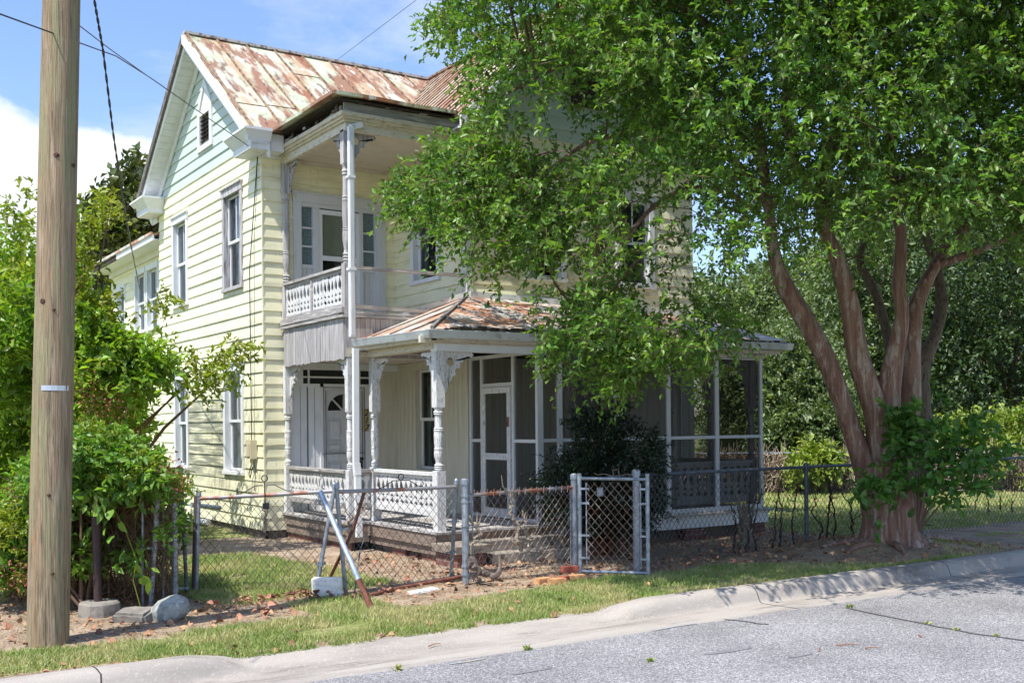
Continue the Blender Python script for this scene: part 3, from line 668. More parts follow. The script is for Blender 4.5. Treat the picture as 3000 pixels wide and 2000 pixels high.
def bracket(parent, x, y, ztop, dx, dy, m_, sc=1.0):
    """sawn scroll bracket running from post corner out along (dx,dy)"""
    outl = [(0, 0), (.40, 0), (.43, -.035), (.39, -.07), (.36, -.05), (.33, -.09), (.29, -.075), (.275, -.125), (.24, -.13), (.24, -.2), (.19, -.19), (.16, -.235), (.175, -.28), (.13, -.3), (.10, -.36), (.065, -.38), (.07, -.44), (.03, -.5), (0, -.5)]
    t = Vector((-dy, dx, 0)) * .017
    pts = [Vector((x + dx * a * sc, y + dy * a * sc, ztop + b * sc)) - t for a, b in outl]
    n = len(pts); c = MB()
    # ring hole: split outline as two-sided strip around a disc
    cx_, cz_, r = .105, -.12, .055
    ring = [(cx_ + r * math.cos(a), cz_ + r * math.sin(a)) for a in [2 * math.pi * k / 18 for k in range(18)]]
    inner = [Vector((x + dx * a * sc, y + dy * a * sc, ztop + b * sc)) - t for a, b in ring]
    # fill between: map each outline vertex to nearest angle on ring
    ang = [math.atan2(b - cz_, a - cx_) for a, b in outl]
    dense = []
    for i in range(n):
        a0, b0 = outl[i]; a1, b1 = outl[(i + 1) % n]
        for q in range(4): dense.append((a0 + (a1 - a0) * q / 4, b0 + (b1 - b0) * q / 4))
    for side in (0, 1):
        o_ = t * 2 * side
        for i in range(len(dense)):
            a0, b0 = dense[i]; a1, b1 = dense[(i + 1) % len(dense)]
            def rp(a, b):
                g_ = math.atan2(b - cz_, a - cx_); return (cx_ + r * math.cos(g_), cz_ + r * math.sin(g_))
            q0, q1 = rp(a0, b0), rp(a1, b1)
            P3 = lambda s_: Vector((x + dx * s_[0] * sc, y + dy * s_[0] * sc, ztop + s_[1] * sc)) - t + o_
            c.quad(P3((a0, b0)), P3((a1, b1)), P3(q1), P3(q0))
    P4 = lambda s_, k_: Vector((x + dx * s_[0] * sc, y + dy * s_[0] * sc, ztop + s_[1] * sc)) - t + t * 2 * k_
    for i in range(len(dense)):
        a, b = dense[i], dense[(i + 1) % len(dense)]; c.quad(P4(a, 0), P4(b, 0), P4(b, 1), P4(a, 1))
    for i in range(18):
        a, b = ring[i], ring[(i + 1) % 18]; c.quad(P4(a, 0), P4(b, 0), P4(b, 1), P4(a, 1))
    return c.build('bracket', m_, parent)
BPROF = [(0, .97), (.07, .97), (.115, .5), (.15, .25), (.19, .55), (.235, .97), (.27, .97), (.30, .45), (.33, .45), (.37, .95), (.41, .97), (.46, .6), (.52, .3), (.60, .28), (.68, .5), (.75, .8), (.79, .97), (.83, .97), (.87, .35), (.90, .35), (.94, .97), (1, .97)]
BPROF_OLD = [(0, .96), (.05, .96), (.09, .62), (.13, .45), (.17, .62), (.21, .96), (.26, .96), (.29, .55), (.32, .5), (.37, .9), (.40, .96), (.44, .8), (.5, .42), (.58, .45), (.66, .62), (.74, .88), (.78, .96), (.83, .96), (.87, .5), (.91, .62), (.95, .96), (1, .96)]
def balustrade(p, q, zb, zt, m_, pitch=.105, railm=None, name='balustrade', label=None, broken=0):
    p = Vector((p[0], p[1], 0)); q = Vector((q[0], q[1], 0)); Ln = (q - p).length; d_ = (q - p) / Ln; nn = Vector((-d_.y, d_.x, 0))
    n = int(Ln / pitch); c = MB(); pw = Ln / n
    for k in range(n):
        s0 = (k + .5) * pw; tl = random.uniform(-.012, .012) * (1 + broken); dz = random.uniform(-.006, .006); oo = random.uniform(-.004, .004)
        L_ = []; R_ = []
        for t, hw in BPROF:
            z = zb + t * (zt - zb) + dz; w_ = hw * pw * .5; sh = tl * (t - .5) * 2
            L_.append(p + d_ * (s0 + sh - w_) + Vector((0, 0, z)) + nn * (oo - .01)); R_.append(p + d_ * (s0 + sh + w_) + Vector((0, 0, z)) + nn * (oo - .01))
        for i in range(len(BPROF) - 1):
            a, b, e, f_ = L_[i], R_[i], R_[i + 1], L_[i + 1]; o_ = nn * .02
            c.quad(a, b, e, f_); c.quad(a + o_, f_ + o_, e + o_, b + o_); c.quad(a, f_, f_ + o_, a + o_); c.quad(b, b + o_, e + o_, e)
    o = c.build(name, m_, house)
    if label: o['label'] = label
    c = MB(); rm = railm or m_
    c.beam(p + Vector((0, 0, zt + .02)), q + Vector((0, 0, zt + .02)), .11, .045); c.beam(p + Vector((0, 0, zt - .03)), q + Vector((0, 0, zt - .03)), .045, .05)
    c.build('top_rail', rm, o)
    c = MB(); c.beam(p + Vector((0, 0, zb - .03)), q + Vector((0, 0, zb - .03)), .06, .085)
    c.build('base_rail', rm, o); return o
BZ = 3.57
c = MB()
c.box(6.84, 9.06, 14.94, HY - .03, BZ - .04, BZ); c.box(6.9, WX - .02, 15.05, HY - .03, BZ - .22, BZ - .06)
c.build('balcony_floor', HWOOD, house)
c = MB(); y = 15.0
while y < 17.38:
    w_ = .085; gap = 0 if abs(y - 15.85) > .05 else .03
    c.box(6.885 + random.uniform(-.003, .003), 6.905, y + gap, y + w_ - .004, 2.90 + random.uniform(-.01, .01), BZ - .045); y += w_
x = 6.9
while x < 8.9: c.box(x, x + .08, 14.965, 14.985, 2.93, BZ - .045); x += .085
c.build('balcony_skirt', GREYW, house)
c = MB(); c.beam((6.87, 14.96, BZ + .075), (6.87, HY - .05, BZ + .07), .05, .09)
c.build('balcony_base_rail', HWOOD, house)
balustrade((6.93, 15.06), (6.93, 17.38), BZ + .16, 4.27, PEEL, pitch=.135, railm=HWOOD, label='sawn board balustrade at the balcony side')
c = MB(); c.beam((6.98, 14.99, 4.29), (WX - .02, 14.99, 4.30), .06, .05); c.beam((6.98, 14.99, 3.70), (8.35, 14.99, 3.68), .06, .06); c.beam((6.98, 14.97, 3.61), (8.3, 14.97, 3.60), .04, .035)
c.build('balcony_front_bar', HWOOD, house)
c = MB(); c.box(6.90, 6.96, 16.22, 16.28, BZ + .1, 4.25); c.build('balustrade_stud', HWOOD, house)
p1u = turned_post(6.95, HY - .09, 3.57, 6.36, 4.30, 5.85, GREYW, side=.125)
p2u = turned_post(6.95, 15.0, 3.57, 6.36, 4.35, 5.85, GREYW, side=.12)
bracket(p1u, 6.99, HY - .13, 6.34, 0, -1, GREYW, 1.0)
bracket(p2u, 6.95, 15.06, 6.34, 0, 1, GREYW, .9); bracket(p2u, 7.01, 15.0, 6.34, 1, 0, GREYW, 1.05)

# ---------------- upper door unit
c = MB(); f = fY(HY)
bxf(c, f, 7.10, 7.24, 3.58, 5.78, -.02, .05); bxf(c, f, 8.70, 8.86, 3.58, 5.78, -.02, .05); bxf(c, f, 7.09, 8.87, 5.75, 5.89, -.02, .055); bxf(c, f, 7.07, 8.89, 5.89, 5.92, -.02, .075)
bxf(c, f, 7.24, 8.70, 5.68, 5.75, -.06, .02)
for a, b in ((7.24, 7.27), (7.47, 7.60), (8.36, 8.43), (8.66, 8.70)): bxf(c, f, a, b, 3.58, 5.68, -.08, .01)
for z_ in (4.98, 5.30): bxf(c, f, 7.27, 7.47, z_, z_ + .03, -.05, 0); bxf(c, f, 8.43, 8.66, z_, z_ + .03, -.05, 0)
bxf(c, f, 7.27, 7.47, 4.62, 4.68, -.05, 0); bxf(c, f, 8.43, 8.66, 4.62, 4.68, -.05, 0)
for a, b in ((7.27, 7.47), (8.43, 8.66)):
    bxf(c, f, a, b, 3.58, 4.62, -.06, -.03); bxf(c, f, a + .03, a + .04, 3.6, 4.6, -.03, -.022); bxf(c, f, (a + b) / 2, (a + b) / 2 + .01, 3.6, 4.6, -.03, -.022)
ud = c.build('balcony_door_frame', DOORW, house)
for a, b in ((7.27, 7.47), (8.43, 8.66)): c = MB(); c.quad(f(a, 4.68, -.04), f(b, 4.68, -.04), f(b, 5.68, -.04), f(a, 5.68, -.04)); c.build('sidelight', FROST, ud)
c = MB()
for a, b in ((7.60, 7.66), (8.30, 8.36)): bxf(c, f, a, b, 3.6, 5.66, -.06, -.01)
for a, b in ((3.6, 3.85), (4.78, 4.86), (5.58, 5.66)): bxf(c, f, 7.66, 8.30, a, b, -.06, -.01)
dr = c.build('balcony_door', WHITE, house)
c = MB(); c.quad(f(7.66, 3.85, -.04), f(8.30, 3.85, -.04), f(8.30, 5.58, -.04), f(7.66, 5.58, -.04)); c.build('pane', GLASS, dr)
c = MB(); c.quad(f(7.66, 4.84, -.05), f(8.18, 4.84, -.05), f(8.18, 5.6, -.05), f(7.66, 5.6, -.05)); c.build('blind', SHADE, dr)
c = MB(); c.box(7.25, 8.7, HY + .3, HY + .32, 3.5, 5.8); c.build('hall_wall', DARKROOM, dr)
# ---------------- lower storey walls under the porch
f = fY(HY)
c = MB(); c.box(6.95, 7.08, HY - .03, HY, FL, 2.95)
for a in (7.08, 7.2, 7.34, 7.46): c.box(a, a + .118, HY - .035, HY, FL, 2.6)
c.box(7.56, 7.62, HY - .06, HY, FL, 2.62); c.box(8.40, 8.58, HY - .05, HY, FL, 2.62); c.box(7.08, 8.58, HY - .06, HY, 2.565, 2.62)
c.box(6.95, 9.08, HY - .045, HY, 2.86, 2.98); c.box(7.08, 7.22, HY - .05, HY, 2.62, 2.86)
for z_ in (2.72,): c.box(7.22, 8.6, HY - .05, HY - .01, z_, z_ + .03)
for x_ in (7.22, 7.34, 8.30, 8.58): c.box(x_, x_ + .03, HY - .052, HY - .01, 2.62, 2.86)
df_ = c.build('entry_surround', WHITE, house)
c = MB(); c.quad((7.22, HY - .02, 2.62), (8.6, HY - .02, 2.62), (8.6, HY - .02, 2.86), (7.22, HY - .02, 2.86)); c.build('transom_pane', mat('dark_transom_glass', srgb(40, 46, 44), .12), df_)
c = MB(); c.box(7.62, 8.40, HY - .03, HY, FL, 2.56)
for x_ in (7.68, 8.03):
    for a, b in ((1.62, 2.0), (1.44, 1.58), (.95, 1.24), (.55, .90)):
        c.box(x_ + .06, x_ + .24, HY - .05, HY - .028, a + .03, b - .03)
        for q in ((x_ + .03, x_ + .04, a, b), (x_ + .26, x_ + .27, a, b), (x_ + .03, x_ + .27, a, a + .01), (x_ + .03, x_ + .27, b - .01, b)): c.box(q[0], q[1], HY - .047, HY - .028, q[2], q[3])
for a in (7.62, 8.36): c.box(a, a + .04, HY - .05, HY - .03, FL, 2.56)
c.box(7.66, 8.36, HY - .05, HY - .03, 1.28, 1.40); c.box(7.66, 8.36, HY - .05, HY - .03, 2.5, 2.56)
fd = c.build('front_door', DOORW, house)
c = MB()
for q in ((7.615, 7.622, FL, 2.56), (8.398, 8.405, FL, 2.56), (7.62, 8.40, 2.558, 2.566), (7.62, 8.40, 1.40, 1.408), (7.66, 7.664, FL, 2.5), (8.356, 8.36, FL, 2.5)): c.box(q[0], q[1], HY - .064, HY - .045, q[2], q[3])  # thin dark strips on the surface, painted shade for the uncut door gaps
for a in (7.198, 7.338, 7.458): c.box(a, a + .006, HY - .037, HY - .034, FL, 2.56)
c.build('door_gap_shade', DARKW, fd)
c = MB(); cx0 = 8.01
for k in range(4):
    a0 = math.pi * k / 4 + .05; a1 = math.pi * (k + 1) / 4 - .05
    pts = [Vector((cx0 + .05 * math.cos((a0 + a1) / 2), HY - .036, 2.14 + .05 * math.sin((a0 + a1) / 2)))] + [Vector((cx0 + .3 * math.cos(a0 + (a1 - a0) * t / 6), HY - .036, 2.14 + .3 * math.sin(a0 + (a1 - a0) * t / 6))) for t in range(7)]
    c.prism(pts, (0, .004, 0))
c.build('fan_window', mat('black_glass', srgb(26, 28, 28), .1), fd)
c = MB(); c.tube([(8.33, HY - .10, 1.30), (8.33, HY - .03, 1.30)], .03, 10); c.box(8.30, 8.34, HY - .07, HY - .05, 1.15, 1.26); c.build('handle', BLACKI, fd)
c = MB()
for i, ch in enumerate('217'):
    cu = bpy.data.curves.new('digit', 'FONT'); cu.body = ch; cu.size = .17; cu.extrude = .005; cu.align_x = 'CENTER'; cu.shear = .3
    tmp = bpy.data.objects.new('tmp', cu); COL.objects.link(tmp)
    dg = bpy.context.evaluated_depsgraph_get(); me = bpy.data.meshes.new_from_object(tmp.evaluated_get(dg)); bpy.data.objects.remove(tmp)
    M_ = Matrix.Translation((8.43, HY - .062, 2.06 - i * .135)) @ Matrix.Rotation(R(90), 4, 'X')
    n0 = len(c.v); c.v += [tuple(M_ @ v_.co) for v_ in me.vertices]
    for p_ in me.polygons: c.f.append(tuple(n0 + i_ for i_ in p_.vertices)); c.m.append(0)
hn = c.build('house_number', BLACKI, house)
c = MB()
for i in range(3): c.box(8.37, 8.49, HY - .056, HY - .052, 2.055 - i * .135, 2.185 - i * .135)
c.build('number_plate', mat('pale_gold_plate', srgb(190, 176, 130), .5), hn)
# board walls: wing side (open porch) and wing front (inside the screen)
c = MB(); c.box(8.62, WX, HY - .04, HY, FL, 2.95)
def boards(c, axis, a, b, fixed, z0, z1, holes, pitch=.145):
    s = a
    while s < b - .01:
        e = min(s + pitch, b)
        segs = [(z0, z1)]
        for h in holes:
            if s < h[1] and e > h[0]: segs = [(z0, h[2]), (h[3], z1)]
        for za, zb_ in segs:
            if axis == 'x': c.box(fixed - .02, fixed, s + .004, e - .004, za, zb_)
            else: c.box(s + .004, e - .004, fixed - .02, fixed, za, zb_)
        s = e
    if axis == 'x':
        for h in holes[:1]: c.box(fixed - .006, fixed, a, h[0], z0, z1); c.box(fixed - .006, fixed, h[1], b, z0, z1); c.box(fixed - .006, fixed, h[0], h[1], z0, h[2]); c.box(fixed - .006, fixed, h[0], h[1], h[3], z1)
    else:
        for h in holes[:1]: c.box(a, h[0], fixed - .006, fixed, z0, z1); c.box(h[1], b, fixed - .006, fixed, z0, z1); c.box(h[0], h[1], fixed - .006, fixed, z0, h[2]); c.box(h[0], h[1], fixed - .006, fixed, h[3], z1)
boards(c, 'x', WY, HY - .04, WX, FL, 2.98, [(15.9, 16.74, 1.08, 3.0)])
boards(c, 'y', WX + .02, WXR, WY, FL, 2.98, [(11.05, 11.95, 1.1, 2.75)])
c.box(WX - .03, WX + .05, WY - .03, WY + .05, FL, 2.98)
c.build('porch_wall', BOARD, house)
window('pw', fX(WX), 15.82, 16.82, 1.06, 2.98, frame_mat=BOARD, curtain=.15, head=False)
window('pf', fY(WY), 11.0, 12.0, 1.05, 2.8, frame_mat=BOARD, curtain=.3, head=False)
c = MB(); c.box(WXR - .02, WXR, WY, HY, .1, 3.4); c.build('wing_end_wall', SIDING, house)

# ---------------- porch deck
c = MB(); y = 12.78
deck_poly = lambda y_: (7.22 if y_ < 14.93 else 6.86)
while y < HY - .02:
    e = min(y + .09, HY - .01); ym = (y + e) / 2
    x1 = 13.74 if ym < WY - .03 else WX - .01
    c.box(deck_poly(ym), x1, y + .002, e - .002, FL - .035, FL + random.uniform(-.002, .002)); y = e
c.build('porch_deck', HWOOD, house)
SK = mat('brown_grey_skirt_board', srgb(136, 120, 106), .85, [(srgb(98, 84, 74), (.8, .8, 14), 4, .48, .62, .8)], bump=((.8, .8, 18), 5, .004))
c = MB()
c.box(6.90, 6.93, 14.98, HY - .03, .24, FL - .045); c.box(6.93, 6.96, 14.98, HY - .03, .10, .235)
c.box(6.9, 7.26, 14.95, 14.98, .12, FL - .045); c.box(7.24, 7.27, 12.85, 14.95, .22, FL - .045); c.box(7.28, 7.30, 12.85, 14.95, .10, .215)
c.box(7.27, 9.2, 12.82, 12.85, .2, FL - .04)
c.build('deck_skirt', SK, house)
c = MB(); c.box(9.2, 13.72, 12.87, 12.91, FL - .235, FL - .05); c.box(13.70, 13.74, 12.91, 15, FL - .235, FL - .05); c.box(9.12, 13.78, 12.83, 12.93, FL - .05, FL - .002)
c.build('screen_sill', WHITE, house)
c = MB()
c.box(6.97, 7.02, 15.0, HY, -.1, .2)
c.build('brick_pier', BRICKP, house)
for xx in (9.3, 10.6, 11.9, 13.3): c = MB(); c.box(xx, xx + .42, 12.95, 13.3, -.1, .195); c.build('brick_pier', BRICKP, house)
for yy in (13.0, 13.9): c = MB(); c.box(7.32, 7.6, yy, yy + .4, -.1, .12); c.build('brick_pier', BRICKP, house)
c = MB(); c.box(7.0, 7.04, 15.0, HY, -.1, .22); c.box(9.25, 13.6, 13.15, 13.19, -.1, .2); c.box(7.5, 9.0, 13.4, 13.44, -.1, .3); c.box(7.4, 7.44, 13.1, 15, -.1, .12)
c.box(HX + .03, HX + .07, HY + .03, YB, -.1, .13); c.box(HX + .03, 7, HY + .03, HY + .07, -.1, .13); c.box(WXR - .1, WXR - .05, WY, YB, -.1, .2)
c.build('foundation', STUCCO, house)

# lower posts and brackets
lp1 = turned_post(6.95, HY - .09, FL, 2.90, 1.22, 2.1, PEEL, side=.12)
lp2 = turned_post(6.99, 15.02, FL, 2.92, 1.22, 2.1, PEEL, side=.11)
lp3 = turned_post(7.39, 14.98, FL, 2.95, 1.25, 2.1, PEEL, side=.13)
lp4 = turned_post(7.33, 12.90, FL, 2.93, 1.26, 2.13, PEEL, side=.135)
bracket(lp1, 6.99, HY - .14, 2.88, 0, -1, PEEL, .95); bracket(lp2, 6.99, 15.08, 2.9, 0, 1, PEEL, .8)
bracket(lp3, 7.39, 14.91, 2.90, 0, -1, PEEL, .9)
bracket(lp4, 7.33, 12.97, 2.90, 0, 1, PEEL, .9); bracket(lp4, 7.40, 12.90, 2.90, 1, 0, PEEL, 1.15)
balustrade((6.96, 15.08), (6.96, 17.34), .70, 1.17, PEEL, pitch=.135, railm=HWOOD, label='greyed sawn balustrade left of the front door')
balustrade((7.34, 12.98), (7.34, 14.90), .70, 1.19, PEEL, pitch=.14, label='white sawn balustrade between the porch posts', railm=PEEL)
balustrade((7.05, 15.0), (7.30, 15.0), .70, 1.18, PEEL, pitch=.1, railm=HWOOD)
balustrade((10.66, 13.1), (13.55, 13.1), .62, 1.2, PEEL, pitch=.145, label='grey balustrade behind the screen')
balustrade((13.62, 13.2), (13.62, 14.9), .62, 1.2, GREYW, pitch=.145)
for (x_, y_) in ((9.75, 13.12), (11.75, 13.12), (13.58, 13.12), (13.58, 14.1)):
    q = turned_post(x_, y_, FL, 2.95, 1.26, 2.13, GREYW, side=.13)
    bracket(q, x_ + .06, y_, 2.93, 1, 0, GREYW, 1.1) if x_ < 13 else bracket(q, x_ - .06, y_, 2.93, -1, 0, GREYW, 1.1)
# beam / frieze / gutter / roof
c = MB()
c.box(7.24, 7.42, 12.9, 15.05, 2.93, 3.07); c.box(6.92, 7.4, 14.96, 15.08, 2.93, 3.07)
c.box(7.10, 7.2, 12.7, 15.0, 3.03, 3.12); c.box(6.99, 8.98, 12.77, 12.83, 3.0, 3.10)
c.build('porch_beam', CREAMB, house)
c = MB(); c.box(7.26, 9.12, 12.80, 12.98, 2.90, 3.035)
c.build('white_beam', WHITE, house)
c = MB(); c.box(9.12, 13.68, 12.86, 13.0, 2.96, 3.08); c.box(13.6, 13.72, 13.0, 15, 2.96, 3.08); c.build('screen_beam', CREAMB, house)
c = MB(); c.box(7.12, 13.86, 12.70, 12.76, 3.02, 3.13); c.box(7.06, 13.88, 12.66, 12.85, 3.065, 3.075) ; c.box(7.1, 7.25, 12.66, 15.1, 3.08, 3.09); c.box(7.12, 13.72, 12.80, 14.98, 3.085, 3.095)
c.box(6.99, 9.05, 14.9, HY - .05, 2.985, 3.0)
c.build('porch_soffit', CREAMB, house)
def gutter(c, pts, ow, h=.115, n=7):
    """half-round/ogee gutter along pts with outward dir list"""
    prof = [(.0, 0), (.02, -h * .75), (.05, -h), (.085, -h * .9), (.11, -h * .35), (.125, -.005), (.115, 0), (.10, -.02)]
    for (a, b, o_a, o_b) in pts:
        a = Vector(a); b = Vector(b); oa = Vector(o_a); ob = Vector(o_b)
        for (p0, q0), (p1, q1) in zip(prof[:-1], prof[1:]):
            c.quad(a + oa * p0 + Vector((0, 0, q0)), b + ob * p0 + Vector((0, 0, q0)), b + ob * p1 + Vector((0, 0, q1)), a + oa * p1 + Vector((0, 0, q1)))
c = MB(); gz = 3.175
gutter(c, [((7.12, 15.16, gz + .02), (7.12, 12.68, gz - .01), (-1, 0, 0), (-1, -1, 0)), ((7.12, 12.68, gz - .01), (13.9, 12.68, gz + .03), (-1, -1, 0), (0, -1, 0))], 0)
for xx in (7.9, 9.4, 10.9, 12.4, 13.5): gutter(c, [((xx, 12.677, gz + .004 + (xx - 7.1) * .006), (xx + .05, 12.677, gz + .004 + (xx - 7.1) * .006), (0, -1.03, 0), (0, -1.03, 0))], 0)
gutter(c, [((13.9, 12.68, gz + .03), (14.18, 12.80, gz + .04), (0, -1, 0), (0, -1, 0))], 0)
c.build('gutter', GUTTER, house)
c = MB()
pr = MB()
A0 = (9.07, 14.98, 3.97); B0 = (7.12, 12.68, 3.19); C0 = (14.0, 12.68, 3.26); D0 = (14.0, 14.98, 3.86); E0 = (7.12, 15.18, 3.20); F0 = (9.07, 15.18, 3.97)
pr.prism([Vector(A0), Vector(B0), Vector(C0), Vector(D0)], (0, 0, -.03)); pr.prism([Vector(A0), Vector(F0), Vector(E0), Vector(B0)], (0, 0, -.03))
prf = pr.build('porch_roof', TIN2, house)
c = MB(); nx = 11
for k in range(1, nx):
    t = k / nx; xx = 7.12 + (14.0 - 7.12) * t; z0 = 3.19 + .07 * t
    ytop = 14.98 if xx > 9.07 else 12.68 + (xx - 7.12) / (9.07 - 7.12) * 2.3
    zt = (3.97 - .11 * (xx - 9.07) / 4.9) if xx > 9.07 else 3.19 + .78 * (xx - 7.12) / 1.95
    xt = xx + (0 if xx > 9.07 else 0)
    c.beam((xx - .02, 12.7, z0 + .012), (xt, ytop, zt + .012), .03, .03)
for k in range(1, 4):
    yy = 12.68 + k * .62; t = (yy - 12.68) / 2.3
    c.beam((7.12, yy, 3.2), (7.12 + 1.95 * t, yy, 3.19 + .78 * t + .012), .03, .03)
c.beam((B0[0], B0[1], B0[2] + .015), (A0[0], A0[1], A0[2] + .015), .05, .04)
c.build('porch_roof_seam', mat('grey_tarred_seam', srgb(132, 130, 128), .8, [(srgb(80, 76, 72), (3, 3, 3), 4, .5, .6, .8)]), prf)
c = MB(); c.box(7.3, 14.02, 12.64, 12.70, 3.14, 3.195); 
for k in range(60): xx = 7.4 + k * .11; c.box(xx, xx + .11, 12.625 + random.uniform(-.012, .012), 12.69, 3.18, 3.215 + random.uniform(0, .03))
c.build('mossy_edge', ROTEDGE, prf)
c = MB(); c.beam((9.1, 14.95, 4.0), (13.98, 14.95, 3.9), .05, .10); c.beam((9.03, 14.98, 4.0), (8.0, 15.22, 3.62), .06, .08); c.build('roof_flashing', GUTTER, prf)
c = MB(); c.box(13.96, 14.0, 12.7, 14.98, 3.10, 3.2); c.hexa([(13.97, 12.7, 3.12), (13.97, 14.95, 3.12), (13.97, 14.95, 3.80), (13.97, 12.7, 3.22)], [(13.995, 12.7, 3.12), (13.995, 14.95, 3.12), (13.995, 14.95, 3.80), (13.995, 12.7, 3.22)]); c.build('roof_end_board', CREAMB, prf)

# ---------------- screens
c = MB(); Z0, Z1 = FL, 2.96
PX_ = [(9.03, 9.13), (9.40, 9.48), (10.47, 10.55), (11.54, 11.62), (12.60, 12.68), (13.64, 13.70)]
for a, b in PX_: c.box(a, b, 12.96, 13.02, Z0, Z1)
c.box(9.03, 13.70, 12.955, 13.0, 2.93, 2.985); c.box(9.13, 13.64, 12.965, 13.0, 1.62, 1.67); c.box(9.13, 13.64, 12.965, 13.0, FL, FL + .07)
for yy in (14.06, 14.94): c.box(13.65, 13.70, yy, yy + .06, Z0, Z1)
c.box(13.66, 13.69, 13.02, 14.97, 1.62, 1.66); c.box(13.66, 13.69, 13.02, 14.97, 2.92, 2.98)
# wall with the screen door, x = 9.09
for a, b in ((14.88, 14.94), (14.54, 14.60), (13.64, 13.70)): c.box(9.06, 9.12, a, b, FL, 2.97)
c.box(9.055, 9.11, 13.03, 14.94, 2.92, 2.975); c.box(9.06, 9.11, 13.70, 14.54, 2.47, 2.53); c.box(9.06, 9.11, 14.60, 14.88, 1.61, 1.66); c.box(9.06, 9.11, 13.03, 13.64, 1.61, 1.66)
c.box(9.06, 9.12, 13.03, 13.64, FL, FL + .05); c.box(9.06, 9.12, 14.6, 14.88, FL, FL + .05)
sf = c.build('screen_frame', DOORW, house)
c = MB(); c.quad((9.13, 12.99, FL), (13.66, 12.99, FL), (13.66, 12.99, 2.95), (9.13, 12.99, 2.95)); c.quad((13.675, 13.0, FL), (13.675, 14.97, FL), (13.675, 14.97, 2.95), (13.675, 13.0, 2.95))
c.quad((9.09, 13.03, FL), (9.09, 13.66, FL), (9.09, 13.66, 2.95), (9.09, 13.03, 2.95)); c.quad((9.09, 14.57, FL), (9.09, 14.9, FL), (9.09, 14.9, 2.95), (9.09, 14.57, 2.95)); c.quad((9.09, 13.66, 2.5), (9.09, 14.57, 2.5), (9.09, 14.57, 2.95), (9.09, 13.66, 2.95))
c.build('screen_mesh', SCREEN, sf)
c = MB()
for a, b in ((13.71, 13.80), (14.43, 14.52)): c.box(9.035, 9.065, a, b, FL + .02, 2.46)
for a, b in ((FL + .02, FL + .16), (1.34, 1.44), (2.37, 2.46)): c.box(9.037, 9.063, 13.80, 14.43, a, b)
c.box(9.02, 9.035, 14.46, 14.49, 1.86, 1.96)
sd = c.build('screen_door', PEEL, house)
c = MB(); c.quad((9.055, 13.8, FL + .1), (9.055, 14.43, FL + .1), (9.055, 14.43, 2.4), (9.055, 13.8, 2.4)); c.build('door_screen', SCREEN, sd)
c = MB(); c.box(9.015, 9.037, 13.74, 13.77, 1.85, 2.0); c.tube([(8.99, 13.755, 1.9), (9.03, 13.755, 1.9)], .015, 8); c.build('latch', RUST, sd)

# ---------------- rear wing
RX = 6.92; f = fX(RX)
tri = [onX(393, 800, RX), onX(469, 750, RX)]
c = MB(); wl = [(23.95, 24.92, 4.15, 5.7), (25.02, 25.99, 4.15, 5.7), (26.09, 27.06, 4.15, 5.7), (28.0, 28.8, 4.2, 5.5)]
siding(c, f, K(23.7), K(29.5), .13, 6.0, [(a + .03, b - .03, q + .03, e - .03) for a, b, q, e in wl]); c.quad((RX, 29.5, 0), (11, 29.5, 0), (11, 29.5, 7.4), (RX, 29.5, 6))
c.build('rear_wing_wall', SIDING, house)
for q in wl: window('rw', f, *q, curtain=.2, cas=.06, head=False)
c = MB(); c.prism([Vector(p) for p in ((6.45, 23.72, 6.08), (10.5, 23.72, 7.5), (10.5, 30, 7.5), (6.40, 30, 6.10))], (0, 0, -.05)); c.beam((6.41, 23.72, 6.085), (6.41, 30, 6.085), .05, .06); c.build('rear_wing_roof', TIN2, house)
c = MB(); c.box(6.42, 6.46, 23.72, 26.9, 5.93, 6.07); c.box(6.46, 6.9, 23.72, 29.9, 5.95, 5.97); c.box(6.85, 6.90, 23.72, 29.5, 5.8, 5.95); c.build('rear_fascia', WHITE, house)
c = MB(); c.box(6.42, 6.46, 26.9, 30, 5.93, 6.06); c.box(7.0, 10.8, 23.8, 29.4, 3.2, 3.25); c.box(8.9, 8.95, 23.8, 29.4, .1, 6.2); c.build('rotten_fascia', DARKW, house)
# meter box and cables on the wall
p = onX(450 + 785 / 2.613, 1000 + 825 / 2.613, HX)
c = MB(); c.box(HX - .14, HX - .025, p.y - .11, p.y + .1, p.z - .16, p.z + .16); c.box(HX - .155, HX - .14, p.y - .07, p.y + .06, p.z - .12, p.z + .1); c.tube([(HX - .08, p.y, p.z - .16), (HX - .08, p.y, p.z - .24)], .03, 8)
mbx = c.build('meter_box', mat('beige_box_plastic', srgb(196, 186, 160), .6), house)
c = MB()
pt = onX(755, 448, HX - .05)
c.tube([pt, (HX - .05, p.y + .1, 4.6), (HX - .05, p.y + .09, 3.2), (HX - .05, p.y + .08, p.z + .16)], .009, 5)
c.tube([pt, (HX - .045, p.y - .12, 5.0), (HX - .045, p.y - .1, 3.0), (HX - .045, p.y - .05, p.z + .16)], .004, 4)
c.tube([(HX - .06, p.y, p.z - .2), (HX - .09, p.y + .12, p.z - .42), (HX - .06, p.y + .14, p.z - .5), (HX - .06, p.y + .02, p.z - .3)], .009, 5)
c.tube([(HX - .05, p.y, p.z - .2), (HX - .05, p.y - .1, p.z - .35), (HX - .05, p.y - .04, p.z - .7)], .006, 5)
c.build('cable', BLACKI, mbx)

